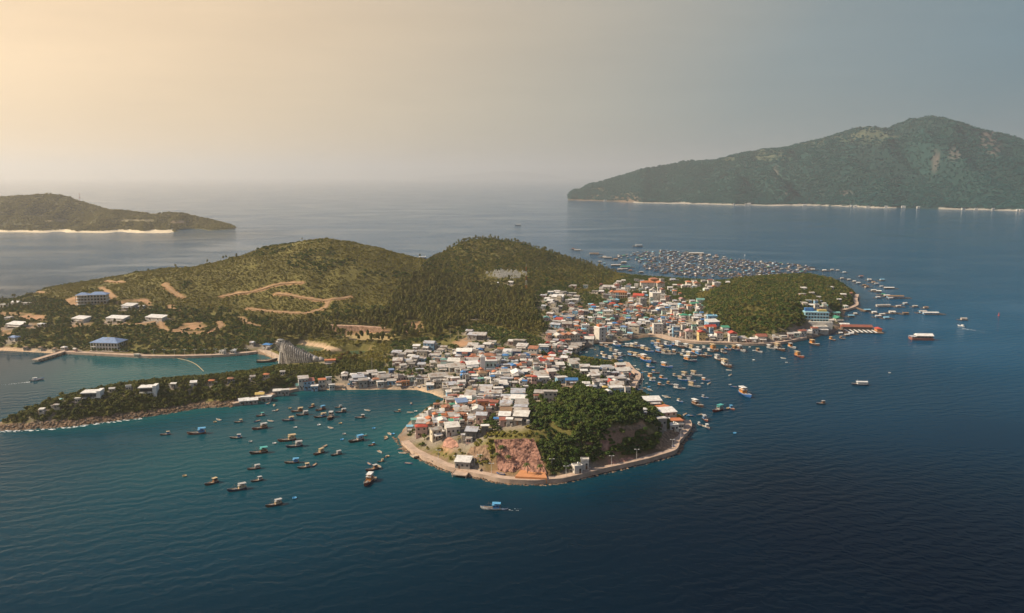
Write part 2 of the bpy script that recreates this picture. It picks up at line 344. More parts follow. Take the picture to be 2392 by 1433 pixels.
ROADS_PX = [[(520, 694), (550, 687), (583, 684), (617, 676), (664, 664), (704, 662)], [(644, 687), (684, 692), (737, 701), (767, 702), (795, 698), (818, 694)], [(767, 702), (764, 712), (757, 721), (737, 727), (711, 733), (650, 729), (580, 722)],
    [(384, 663), (390, 670), (402, 681), (427, 696)], [(237, 672), (250, 682), (266, 696)], [(250, 656), (288, 661)], [(88, 682), (100, 685), (115, 683)], [(300, 760), (345, 756), (372, 750), (380, 766), (395, 772), (440, 768)], [(500, 772), (517, 762), (512, 752)],
    [(562, 742), (580, 755), (604, 763)], [(398, 715), (400, 722), (415, 725)], [(1085, 795), (1105, 788), (1122, 790)]]
ROADS = [smooth_line([G(a, b)[0][:2] for a, b in r], 6) for r in ROADS_PX]
road_d = np.full(GXX.shape, 1e9)
for r in ROADS: road_d = np.minimum(road_d, pdist(r, GXX, GYY))
n1, n2 = fbm(GXX, GYY, 40, 4), fbm(GXX, GYY, 7, 3)
def C3(c): return np.array(c, float)
cover = C3((0.135, 0.120, 0.036)) * (1 + 0.35 * n1 + 0.35 * n2)[..., None]
def paint(mask, col, nz=0.25):
    m = np.clip(mask, 0, 1)[..., None]
    cover[:] = cover * (1 - m) + m * C3(col) * (1 + nz * n2 + nz * 0.5 * n1)[..., None]
masks = {k: np.zeros(GXX.shape, bool) for k in CLEAR}
for k, polys in CLEAR.items():
    for p in polys: masks[k] |= inside(p, GPX, GPY)
town_m = inside(TOWN, GPX, GPY)
paint((shore_s < 5.5) * 1.0, (0.21, 0.145, 0.095), 0.5)
paint(masks['earth'] * np.clip(0.8 + 0.8 * n2, 0, 1), (0.34, 0.20, 0.115), 0.45)
paint((road_d < 3.5) * 0.8, (0.42, 0.24, 0.13))
paint(masks['field'] * 1.0, (0.36, 0.27, 0.13), 0.1)
paint(masks['sand'] * 1.0, (0.52, 0.37, 0.24), 0.12)
slope = np.hypot(*np.gradient(LAND, GS))
paint(sstep(0.9, 1.5, slope) * (shore_s > 3), (0.30, 0.18, 0.12), 0.5)

def attr_ground(name, bump=0.6):
    m = bpy.data.materials.new(name); t, b = nodes(m)
    a = t.nodes.new('ShaderNodeAttribute'); a.attribute_name = 'cover'
    g = t.nodes.new('ShaderNodeNewGeometry')
    nz = t.nodes.new('ShaderNodeTexNoise'); nz.inputs['Scale'].default_value = 0.9; nz.inputs['Detail'].default_value = 6; nz.inputs['Roughness'].default_value = 0.7
    t.links.new(g.outputs['Position'], nz.inputs['Vector'])
    mr = t.nodes.new('ShaderNodeMapRange'); mr.inputs[1].default_value = 0.25; mr.inputs[2].default_value = 0.75; mr.inputs[3].default_value = 0.62; mr.inputs[4].default_value = 1.3
    t.links.new(nz.outputs['Fac'], mr.inputs[0])
    s = t.nodes.new('ShaderNodeVectorMath'); s.operation = 'SCALE'
    t.links.new(a.outputs['Color'], s.inputs[0]); t.links.new(mr.outputs[0], s.inputs['Scale']); t.links.new(s.outputs[0], b.inputs['Base Color'])
    bp = t.nodes.new('ShaderNodeBump'); bp.inputs['Strength'].default_value = bump; bp.inputs['Distance'].default_value = 0.8
    t.links.new(nz.outputs['Fac'], bp.inputs['Height']); t.links.new(bp.outputs[0], b.inputs['Normal'])
    b.inputs['Roughness'].default_value = 0.9; b.inputs['Specular IOR Level'].default_value = 0.15
    return m
def put_cover(me, c, name='cover'):
    c = np.asarray(c).reshape(-1, 3); a = me.attributes.new(name, 'FLOAT_COLOR', 'POINT')
    a.data.foreach_set('color', np.concatenate((np.clip(c, 0.005, 0.9), np.ones((len(c), 1))), 1).astype(np.float32).ravel())
M_ground = attr_ground('island ground')

M_dirt = material('ochre dirt', (0.36, 0.235, 0.135), 0.95, 0.22, 0.4, 0.1)
def ribbon(line, w, up, name, mat, lateral=3):
    line = np.asarray(line); tg = np.gradient(line, axis=0); tg /= np.maximum(np.hypot(tg[:, 0], tg[:, 1]), 1e-6)[:, None]
    nrm = np.stack((-tg[:, 1], tg[:, 0]), -1); off = np.linspace(-w / 2, w / 2, lateral)
    jit = 1 + 0.55 * fbm(line[:, 0], line[:, 1], 7, 3)
    X = line[:, 0, None] + nrm[:, 0, None] * off * jit[:, None]; Y = line[:, 1, None] + nrm[:, 1, None] * off * jit[:, None]
    Z = np.maximum(hgt(X, Y), hgt(line[:, 0], line[:, 1])[:, None] - 0.2) + up
    return grid_mesh(name, X, Y, Z, mat)
for r in ROADS: prop(link('dirt_road', ribbon(r, 3.4, 0.3, 'dirt_road', M_dirt)), kind='structure')

# ------------------------------------------------------------------ sea and ponds
M_sea = bpy.data.materials.new('sea water'); t, b = nodes(M_sea)
g = t.nodes.new('ShaderNodeNewGeometry')
at = t.nodes.new('ShaderNodeAttribute'); at.attribute_name = 'shallow'
rp = t.nodes.new('ShaderNodeValToRGB'); e = rp.color_ramp.elements
e[0].color = (0.0001, 0.0045, 0.0130, 1); e[1].color = (0.003, 0.070, 0.080, 1)
rp.color_ramp.elements.new(0.35).color = (0.0001, 0.0245, 0.0450, 1); rp.color_ramp.elements.new(0.7).color = (0.0003, 0.039, 0.060, 1)
t.links.new(at.outputs['Fac'], rp.inputs[0])
ao = t.nodes.new('ShaderNodeAttribute'); ao.attribute_name = 'strait'          # strait blued for sky reflection, foreground darkened like a vignette, both in base colour
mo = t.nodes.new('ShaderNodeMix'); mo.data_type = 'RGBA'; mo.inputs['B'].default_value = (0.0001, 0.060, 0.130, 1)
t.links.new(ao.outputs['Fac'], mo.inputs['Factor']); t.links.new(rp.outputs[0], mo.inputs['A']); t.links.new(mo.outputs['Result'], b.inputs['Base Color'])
b.inputs['IOR'].default_value = 1.33; b.inputs['Roughness'].default_value = 0.10; b.inputs['Specular IOR Level'].default_value = 0.045
def wavetex(rot, scale, dist, dscale, strength_in=None):
    mp = t.nodes.new('ShaderNodeMapping'); mp.inputs['Rotation'].default_value = (0, 0, R(rot)); t.links.new(g.outputs['Position'], mp.inputs['Vector'])
    w = t.nodes.new('ShaderNodeTexWave'); w.wave_profile = 'SIN'; w.inputs['Scale'].default_value = scale; w.inputs['Distortion'].default_value = dist
    w.inputs['Detail'].default_value = 3; w.inputs['Detail Scale'].default_value = dscale; w.inputs['Detail Roughness'].default_value = 0.6
    t.links.new(mp.outputs[0], w.inputs['Vector']); return w.outputs['Fac']
w1, w2 = wavetex(68, 0.038, 9.0, 1.2), wavetex(112, 0.055, 12.0, 1.5)
nz = t.nodes.new('ShaderNodeTexNoise'); nz.inputs['Scale'].default_value = 0.55; nz.inputs['Detail'].default_value = 5; nz.inputs['Roughness'].default_value = 0.62
mp = t.nodes.new('ShaderNodeMapping'); mp.inputs['Scale'].default_value = (0.45, 1.0, 1.0); mp.inputs['Rotation'].default_value = (0, 0, R(-15)); t.links.new(g.outputs['Position'], mp.inputs['Vector']); t.links.new(mp.outputs[0], nz.inputs['Vector'])
calm = t.nodes.new('ShaderNodeTexNoise'); calm.inputs['Scale'].default_value = 0.009; calm.inputs['Detail'].default_value = 6; calm.inputs['Distortion'].default_value = 0.6; t.links.new(mp.outputs[0], calm.inputs['Vector'])
cm = t.nodes.new('ShaderNodeMapRange'); cm.inputs[1].default_value = 0.35; cm.inputs[2].default_value = 0.65; cm.inputs[3].default_value = 0.12; cm.inputs[4].default_value = 1.15
t.links.new(calm.outputs['Fac'], cm.inputs[0])
def mth(op, a, c):
    n = t.nodes.new('ShaderNodeMath'); n.operation = op
    for i, q in enumerate((a, c)):
        if isinstance(q, float): n.inputs[i].default_value = q
        else: t.links.new(q, n.inputs[i])
    return n.outputs[0]
hsum = mth('ADD', mth('ADD', mth('MULTIPLY', w1, 0.62), mth('MULTIPLY', w2, 0.30)), mth('MULTIPLY', nz.outputs['Fac'], 0.9))
bp = t.nodes.new('ShaderNodeBump'); bp.inputs['Distance'].default_value = 0.75
sy_ = t.nodes.new('ShaderNodeSeparateXYZ'); t.links.new(g.outputs['Position'], sy_.inputs[0])
lee = t.nodes.new('ShaderNodeMapRange'); lee.inputs[1].default_value = 420; lee.inputs[2].default_value = 1300; lee.inputs[3].default_value = 1.0; lee.inputs[4].default_value = 2.0   # calmer in the strait behind the island
t.links.new(sy_.outputs['Y'], lee.inputs[0])
t.links.new(mth('MULTIPLY', mth('MULTIPLY', cm.outputs[0], lee.outputs[0]), 0.42), bp.inputs['Strength']); t.links.new(hsum, bp.inputs['Height']); t.links.new(bp.outputs[0], b.inputs['Normal'])
SA = 600.0; un = np.linspace(-math.asinh(42000 / SA), math.asinh(42000 / SA), 420)
SX, SY = np.meshgrid(-60 + SA * np.sinh(un), 700 + SA * np.sinh(un))
sd = np.where((np.abs(SX) < 1500) & (SY > -300) & (SY < 2500), sdf(COAST, SX, SY), -9999)
sh = 0.5 * np.exp(np.minimum(sd, 0) / 18.0)
for (px, py), rad, wgt in (((650, 1000), 105, 0.27), ((880, 970), 70, 0.25), ((500, 1100), 80, 0.14), ((760, 1070), 60, 0.12), ((430, 855), 70, 0.62), ((560, 845), 40, 0.5), ((200, 870), 70, 0.5), ((1600, 860), 90, 0.26), ((1700, 850), 70, 0.2), ((1550, 820), 60, 0.1), ((280, 1190), 95, 0.22), ((60, 1100), 80, 0.22), ((480, 550), 130, 0.5), ((1900, 640), 120, 0.15)):
    c = P(px, py); sh += wgt * np.exp(-((SX - c[0]) ** 2 + (SY - c[1]) ** 2) / (2 * rad * rad))
sh = np.clip(sh + 0.05 * fbm(SX, SY, 90, 3), 0.0, 1)
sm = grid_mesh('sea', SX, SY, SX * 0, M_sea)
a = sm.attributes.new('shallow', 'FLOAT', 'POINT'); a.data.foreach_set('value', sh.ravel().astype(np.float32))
st = sstep(330, 1050, SY + 0.5 * SX + 60 * fbm(SX, SY, 160, 3)) * (1 - np.clip(sh * 1.5, 0, 1))  # mask for the painted sky reflection, fading to the darkened foreground
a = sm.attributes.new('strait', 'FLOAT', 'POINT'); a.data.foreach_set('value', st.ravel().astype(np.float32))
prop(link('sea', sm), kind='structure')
M_pond = bpy.data.materials.new('green pond water'); t, b = nodes(M_pond)
b.inputs['Base Color'].default_value = (0.045, 0.085, 0.045, 1); b.inputs['Roughness'].default_value = 0.12; b.inputs['IOR'].default_value = 1.33
nz = t.nodes.new('ShaderNodeTexNoise'); nz.inputs['Scale'].default_value = 0.8; bp = t.nodes.new('ShaderNodeBump'); bp.inputs['Strength'].default_value = 0.15
gg = t.nodes.new('ShaderNodeNewGeometry'); t.links.new(gg.outputs['Position'], nz.inputs['Vector']); t.links.new(nz.outputs['Fac'], bp.inputs['Height']); t.links.new(bp.outputs[0], b.inputs['Normal'])
for pl in (POND_A, POND_B):
    c = pl.mean(0); pv = [(x + (x - c[0]) * 0.12, y + (y - c[1]) * 0.12, 0.9) for x, y in pl]
    prop(link('pond_water', mesh('pond_water', pv, [range(len(pv))], M_pond)), kind='structure')

# ------------------------------------------------------------------ far shores and mountains
M_far = attr_ground('far hillside', 0.3)
FARPTS = []
def far_land(name, cols, n, rows, back, spur, paintf, pts, clump):
    cols = np.array(cols, float); px = np.linspace(cols[0, 0], cols[-1, 0], n)
    sp, rp_, dp = (np.interp(px, cols[:, 0], cols[:, i]) for i in (1, 2, 3))
    S = np.array([P(a, b)[:2] for a, b in zip(px, sp)])
    dirs = S / np.hypot(S[:, 0], S[:, 1])[:, None]
    Rg = []
    for i in range(n):
        d = ray(px[i], rp_[i]); tt = (np.hypot(*S[i]) + dp[i]) / math.hypot(d[0], d[1]); Rg.append(d * tt + np.array((0, 0, CAMZ)))
    Rg = np.array(Rg)
    us = np.concatenate((np.linspace(-0.03, 1, rows), 1 + np.linspace(0, 1, back + 1)[1:]))
    u = us[:, None]
    X = S[None, :, 0] + (Rg[None, :, 0] - S[None, :, 0]) * u; Y = S[None, :, 1] + (Rg[None, :, 1] - S[None, :, 1]) * u
    prof = np.where(u <= 1, np.sign(u) * np.abs(u) ** 1.0 * (1.12 - 0.12 * u), 1 - (u - 1) * 1.05)
    Z = Rg[None, :, 2] * prof
    env = np.clip(np.sin(math.pi * np.clip(u, 0, 1)), 0, 1) ** 0.8
    rid = 1 - 2 * np.abs(fbm(X + Y * 0.25, Y * 0.35, spur, 4))
    rid2 = 1 - 2 * np.abs(fbm(X + Y * .3 + 900, Y * .5, spur * .38, 3))
    Z = Z + env * Rg[None, :, 2] * (0.52 * (rid - 0.62) + 0.16 * (rid2 - .6)) + np.clip(Z, 0, 30) / 30 * fbm(X, Y, spur * 0.12, 3) * spur * 0.02
    Z = np.where(u < 0, -4, Z)
    qx, qy = pix(X, Y, Z)
    c, bare = paintf(X, Y, Z, qx, qy)
    me = grid_mesh(name, X, Y, Z, M_far); put_cover(me, c)
    prop(link(name, me), kind='structure')
    fi = rng.integers(0, n - 1, pts); fj = rng.uniform(0.5, rows + back * 0.3, pts)
    j = fj.astype(int); b_ = fj - j; a_ = rng.uniform(0, 1, pts)
    def samp(A): return (A[j, fi] * (1 - a_) + A[j, fi + 1] * a_) * (1 - b_) + (A[j + 1, fi] * (1 - a_) + A[j + 1, fi + 1] * a_) * b_
    x, y, z, br = samp(X), samp(Y), samp(Z), samp(bare.astype(float))
    k = (z > clump * 0.6) & (rng.uniform(0, 1, pts) > br)
    return np.stack((x[k], y[k], z[k]), -1)
def ell(qx, qy, cx, cy, rx, ry): return np.clip(1.5 - np.sqrt(((qx - cx) / rx) ** 2 + ((qy - cy) / ry) ** 2) * 1.5 + 0.5, 0, 1)
def paint_mount(X, Y, Z, qx, qy):
    n = fbm(X, Y, 260, 4); n_ = fbm(X, Y, 45, 3)
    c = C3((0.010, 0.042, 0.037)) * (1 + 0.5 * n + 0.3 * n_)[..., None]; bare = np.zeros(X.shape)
    def lay(m, col):
        nonlocal c
        m = np.clip(m * (0.75 + 1.2 * n_), 0, .5); c = c * (1 - m[..., None]) + m[..., None] * C3(col); return m
    for cx, cy_, rx, ry in ((2005, 304, 55, 9), (2040, 322, 55, 12), (1985, 322, 30, 9), (1780, 358, 65, 9), (1800, 368, 40, 8), (1890, 332, 34, 8), (1925, 322, 30, 8), (1700, 372, 20, 5)): bare = np.maximum(bare, lay(ell(qx, qy, cx, cy_, rx, ry), (0.12, 0.125, 0.075)))
    for cx, cy_, rx, ry in ((2310, 318, 16, 14), (2322, 345, 16, 18), (2300, 330, 10, 20), (2185, 378, 7, 24), (1813, 403, 5, 16), (2192, 370, 4, 12), (2230, 360, 14, 14), (1510, 425, 5, 10), (1840, 455, 6, 8), (1975, 452, 14, 6)): bare = np.maximum(bare, lay(ell(qx, qy, cx, cy_, rx, ry), (0.17, 0.13, 0.115)))
    for cx, cy_, rx, ry in ((1355, 460, 30, 10), (1420, 465, 60, 10), (1470, 466, 24, 8), (1575, 464, 12, 4)): bare = np.maximum(bare, lay(ell(qx, qy, cx, cy_, rx, ry) * 2.2, (0.22, 0.15, 0.10)))
    for cx, cy_, rx, ry in ((1410, 444, 26, 4), (1462, 450, 30, 4)): bare = np.maximum(bare, lay(ell(qx, qy, cx, cy_, rx, ry), (0.42, 0.34, 0.22)))
    sand = (Z < 4.5 + 4 * n_) & (Z > -1) & (qx > 1480); c[sand] = C3((0.40, 0.36, 0.30)); bare = np.maximum(bare, sand)
    return c, bare
MOUNT = [(1327, 468, 458, 50), (1331, 468.5, 450, 100), (1338, 469, 446, 150), (1348, 469, 444, 180), (1358, 469.5, 443, 220), (1364, 470, 438, 240), (1375, 470, 433, 300), (1400, 471, 425, 420), (1440, 472, 414, 560), (1500, 475, 396, 700), (1560, 476, 385, 800), (1600, 477, 378, 850), (1660, 478, 376, 850),
    (1720, 480, 363, 900), (1760, 480, 354, 950), (1830, 482, 346, 1000), (1870, 482, 336, 1050), (1920, 483, 326, 1100), (1960, 484, 313, 1150), (2000, 485, 299, 1200), (2030, 486, 296, 1250), (2080, 487, 299, 1300), (2110, 487, 286, 1350),
    (2150, 488, 275, 1400), (2180, 489, 271, 1400), (2220, 490, 280, 1400), (2270, 491, 297, 1400), (2310, 492, 305, 1380), (2350, 493, 315, 1350), (2392, 494, 328, 1300), (2460, 496, 348, 1250), (2600, 500, 385, 1200), (2800, 506, 420, 900), (2900, 508, 490, 300)]
MPTS = far_land('mountain', MOUNT, 420, 120, 14, 420.0, paint_mount, 60000, 10)
def paint_isle(X, Y, Z, qx, qy):
    n = fbm(X, Y, 120, 4); n_ = fbm(X, Y, 25, 3)
    c = C3((0.085, 0.082, 0.032)) * (1 + 0.45 * n + 0.3 * n_)[..., None]; bare = np.zeros(X.shape)
    for cx, cy_, rx, ry, col in ((420, 519, 34, 4, (0.36, 0.25, 0.16)), (130, 516, 22, 4, (0.32, 0.24, 0.13)), (330, 516, 60, 3, (0.2, 0.17, 0.1))):
        m = np.clip(ell(qx, qy, cx, cy_, rx, ry) * (1 + n_), 0, 1); c = c * (1 - m[..., None]) + m[..., None] * C3(col); bare = np.maximum(bare, m)
    sand = (Z < 4.5) & (Z > -1) & (qx < 405); c[sand] = C3((0.66, 0.56, 0.40)); bare = np.maximum(bare, sand)
    return c, bare
ISLE = [(-420, 540, 480, 500), (-200, 541, 466, 600), (-60, 542, 462, 600), (0, 543, 461, 600), (60, 543, 457, 580), (95, 544, 455, 560), (120, 544, 453, 550), (150, 544, 457, 540), (190, 544, 470, 500), (250, 545, 489, 420), (300, 545, 493, 400), (360, 545, 501, 360),
    (390, 545, 497, 340), (420, 544, 496, 320), (450, 542, 504, 280), (480, 540, 511, 220), (510, 538, 518, 160), (530, 537, 523, 100), (545, 536, 529, 60), (549, 535.5, 533, 25)]
IPTS = far_land('hill_island', ISLE, 320, 90, 12, 170.0, paint_isle, 24000, 2.0)
def paint_dim(X, Y, Z, qx, qy): return np.zeros(X.shape + (3,)) + C3((0.06, 0.07, 0.06)), np.ones(X.shape)
for cols in ([(215, 418.5, 418.5, 200), (240, 418.5, 417, 400), (262, 418.5, 411, 600), (280, 418.5, 415, 500), (300, 418.5, 419, 300), (318, 418.5, 418.5, 100)], [(440, 418.5, 418.5, 200), (456, 418.5, 414, 300), (475, 418.5, 418, 300), (490, 418.5, 418.5, 200)],
             [(960, 418.5, 418.5, 300), (1020, 418.5, 412, 500), (1100, 418.5, 407, 800), (1180, 418.5, 399, 900), (1220, 418.5, 402, 900), (1290, 418.5, 409, 600), (1340, 418.5, 418, 300)]):
    far_land('distant_island', cols, 50, 10, 3, 900.0, paint_dim, 10, 5)

# ------------------------------------------------------------------ the air: even pale haze round everything
hz = MB().box(-44000, 44000, -42500, 44000, -9, 640)
M_haze = bpy.data.materials.new('haze air'); M_haze.use_nodes = True; t = M_haze.node_tree; t.nodes.clear()
o_ = t.nodes.new('ShaderNodeOutputMaterial'); pv = t.nodes.new('ShaderNodeVolumePrincipled')
pv.inputs['Color'].default_value = (0.97, 0.95, 0.92, 1); pv.inputs['Density'].default_value = 0.85e-4; pv.inputs['Anisotropy'].default_value = 0.5
pv.inputs['Density Attribute'].default_value = ''
t.links.new(pv.outputs[0], o_.inputs['Volume'])
hm = hz.mesh('haze', M_haze)
prop(link('haze', hm), label='thin pale haze lying over the whole bay', category='haze', kind='stuff')
# ------------------------------------------------------------------ houses
def roofm(n, c, **k): return material(n, c, k.get('rough', 0.55), 0.16, 0.55, 0.35, stain=k.get('stain', (0.21, 0.12, 0.07)), stain_amt=k.get('amt', 0.48), objvar=0.10)
def wallm(n, c): return material(n, c, 0.85, 0.10, 0.5, 0.2, stain=(0.22, 0.19, 0.16), stain_amt=0.22, objvar=0.06)
RF = {'g': [roofm('galvanised roof', (0.43, 0.41, 0.385)), roofm('weathered tin roof', (0.35, 0.33, 0.31)), roofm('pale tin roof', (0.54, 0.52, 0.50)), roofm('fibre cement roof', (0.40, 0.375, 0.34)), roofm('blue grey tin roof', (0.41, 0.43, 0.47))],
      'w': [roofm('white roof', (0.66, 0.65, 0.63), amt=0.15), roofm('off white roof', (0.58, 0.56, 0.52), amt=0.2)],
      'o': [roofm('orange tile roof', (0.48, 0.165, 0.07), amt=0.15), roofm('rust orange roof', (0.34, 0.15, 0.085))],
      'r': [roofm('red tin roof', (0.43, 0.065, 0.04), amt=0.12), roofm('dull red roof', (0.28, 0.10, 0.07))],
      'b': [roofm('bright blue roof', (0.05, 0.18, 0.42), amt=0.08)], 's': [roofm('slate blue roof', (0.16, 0.24, 0.40), amt=0.1)],
      'c': [roofm('sky blue roof', (0.22, 0.46, 0.62), amt=0.1)], 't': [roofm('teal roof', (0.16, 0.36, 0.32), amt=0.1)],
      'n': [roofm('green roof', (0.045, 0.24, 0.15), amt=0.12)], 'p': [roofm('pink roof', (0.46, 0.26, 0.24), amt=0.1)],
      'y': [roofm('yellow roof', (0.52, 0.38, 0.12), amt=0.1)], 'k': [roofm('brown thatch roof', (0.26, 0.17, 0.10))]}
RNAME = {'g': 'grey tin-roofed', 'w': 'white-roofed', 'o': 'orange tile-roofed', 'r': 'red-roofed', 'b': 'bright blue-roofed', 's': 'slate blue-roofed', 'c': 'sky blue-roofed', 't': 'teal-roofed', 'n': 'green-roofed',
         'p': 'pink-roofed', 'y': 'yellow-roofed', 'k': 'brown-roofed'}
WL = {'white': wallm('white wall', (0.56, 0.53, 0.48)), 'cream': wallm('cream wall', (0.56, 0.49, 0.38)), 'grey': wallm('grey block wall', (0.33, 0.31, 0.285)), 'pink': wallm('pink wall', (0.54, 0.36, 0.31)),
      'blue': wallm('blue wall', (0.22, 0.38, 0.52)), 'mint': wallm('mint wall', (0.45, 0.58, 0.52)), 'orange': wallm('orange wall', (0.50, 0.23, 0.10)), 'dark': wallm('dark board wall', (0.12, 0.115, 0.11)), 'navy': wallm('navy wall', (0.06, 0.12, 0.27)), 'yellow': wallm('yellow wall', (0.60, 0.47, 0.22))}
M_win = material('dark window glass', (0.035, 0.045, 0.055), 0.15, 0.2, 1.0, 0.5)
M_door = material('brown door', (0.14, 0.08, 0.05), 0.6)
M_tank = material('steel tank', (0.6, 0.6, 0.6), 0.3, 0.05, 1, 0.5, 0.8)
M_conc = material('weathered concrete', (0.40, 0.35, 0.30), 0.9, 0.18, 0.5, 0.2)
M_white = material('white paint', (0.70, 0.69, 0.66), 0.6, 0.06, 0.6)
M_wood = material('grey brown wood', (0.20, 0.14, 0.10), 0.8, 0.2, 0.9)
WINM = MB().box(-0.5, 0.5, -0.05, 0.05, -0.5, 0.5).mesh('window', M_win)
DOORM = MB().box(-0.5, 0.5, -0.05, 0.05, 0, 1).mesh('door', M_door)
TANKM = MB().bar((0, 0, 0), (0, 0, 1.3), 0.55, 8).mesh('water_tank', M_tank, True)
def roof_mesh(kind, w, d, h, mat):
    m, o, th = MB(), 0.45, 0.16; a, b = w / 2 + o, d / 2 + o
    if kind == 'mono':
        r = 0.16 * d * (1 if rnd.random() < 0.7 else -0.6); z0, z1 = h + 0.05 - min(r, 0) * 0, h + 0.05
        zf, zb = (h + 0.08, h + 0.08 + r) if r > 0 else (h + 0.08 - r, h + 0.08)
        m.hexa([(-a, -b, zf), (a, -b, zf), (a, b, zb), (-a, b, zb)], [(-a, -b, zf + th), (a, -b, zf + th), (a, b, zb + th), (-a, b, zb + th)])
        m.hexa([(-w / 2, -d / 2, h - 0.02), (w / 2, -d / 2, h - 0.02), (w / 2, d / 2, h - 0.02), (-w / 2, d / 2, h - 0.02)],
               [(-w / 2, -d / 2, zf + .03), (w / 2, -d / 2, zf + .03), (w / 2, d / 2, zb - .0), (-w / 2, d / 2, zb - .0)])
    elif kind in ('gable', 'gabley'):
        if kind == 'gabley': a, b = b, a
        r = 0.42 * b; m.add([(-a, -b, h), (a, -b, h), (a, b, h), (-a, b, h), (-a, 0, h + r), (a, 0, h + r), (-a, -b, h + th), (a, -b, h + th), (a, b, h + th), (-a, b, h + th), (-a, 0, h + r + th), (a, 0, h + r + th)],
              [(6, 7, 11, 10), (8, 9, 10, 11), (0, 1, 7, 6), (2, 3, 9, 8), (3, 2, 1, 0), (0, 6, 10, 9, 3), (1, 2, 8, 11, 7)])
        if kind == 'gabley': m.v = [(-y, x, z) for x, y, z in m.v]
    elif kind == 'hip':
        r = 0.44 * min(a, b); k = max(a - b, 0) + 0.15; kb = max(b - a, 0) + 0.05
        m.add([(-a, -b, h), (a, -b, h), (a, b, h), (-a, b, h), (-a, -b, h + th), (a, -b, h + th), (a, b, h + th), (-a, b, h + th), (-k, -kb, h + r), (k, -kb, h + r), (k, kb, h + r), (-k, kb, h + r)],
              [(3, 2, 1, 0), (0, 1, 5, 4), (1, 2, 6, 5), (2, 3, 7, 6), (3, 0, 4, 7), (4, 5, 9, 8), (5, 6, 10, 9), (6, 7, 11, 10), (7, 4, 8, 11), (8, 9, 10, 11)])
    else:                                        # flat slab with a parapet
        m.box(-w / 2 - .1, w / 2 + .1, -d / 2 - .1, d / 2 + .1, h, h + .2)
        for s in (-1, 1):
            m.box(s * w / 2 - .12, s * w / 2 + .12, -d / 2 - .1, d / 2 + .1, h + .2, h + .75); m.box(-w / 2 + .12, w / 2 - .12, s * d / 2 - .1, s * d / 2 + .1, h + .2, h + .75)
    return m.mesh('roof', mat)
HOUSES = []                                      # (x, y, radius) for keeping trees out
FILL = []
def house(name, loc, w, d, h, rz, roof, rmat, wmat, detail=2, annex=False, storeys=1, tank=False):
    root = link(name, None, None, (loc[0], loc[1], loc[2] - 0.25), rz)
    base = -4.0
    link('wall', MB().box(-w / 2, w / 2, -d / 2, d / 2, base, h).mesh('wall', wmat), root)
    rf = link('roof', roof_mesh(roof, w, d, h, rmat), root)
    if annex:
        aw, ad, ah = w * rnd.uniform(.5, .95), rnd.uniform(1.8, 3.0), h * rnd.uniform(.6, .8); ox = rnd.uniform(-.5, .5) * (w - aw)
        b = MB().hexa([(ox - aw / 2, -d / 2 - ad, ah - .45), (ox + aw / 2, -d / 2 - ad, ah - .45), (ox + aw / 2, -d / 2 - .02, ah + .1), (ox - aw / 2, -d / 2 - .02, ah + .1)],
                      [(ox - aw / 2, -d / 2 - ad, ah - .33), (ox + aw / 2, -d / 2 - ad, ah - .33), (ox + aw / 2, -d / 2 - .02, ah + .22), (ox - aw / 2, -d / 2 - .02, ah + .22)])
        for s in (-1, 1): b.box(ox + s * (aw / 2 - .2) - .07, ox + s * (aw / 2 - .2) + .07, -d / 2 - ad + .2, -d / 2 - ad + .34, base, ah - .42)
        link('porch_roof', b.mesh('porch_roof', rnd.choice(RF['g'])), root)
    if detail:
        n = max(1, min(detail, int(w / 2.2)))
        for s in range(storeys):
            z = h * (s + 0.58) / storeys
            for i in range(n):
                o = link('window', WINM, root, ((i + .5) / n * w - w / 2 + (.9 if s == 0 and n == 1 else 0), -d / 2, z)); o.scale = (1.05, 1, 1.1)
        if detail > 1:
            o = link('window', WINM, root, (-w / 2, -d * .12, h * .58), R(90)); o.scale = (1.1, 1, 1.1)
            o = link('door', DOORM, root, (-w * .5 + .9 + w / n * .5, -d / 2, 0.2)); o.scale = (0.9, 1, 2.0)
    if tank: link('water_tank', TANKM, rf, (w * .2, d * .2, h + (.2 if roof == 'flat' else .9)))
    HOUSES.append((loc[0], loc[1], 0.5 * math.hypot(w, d)))
    return root

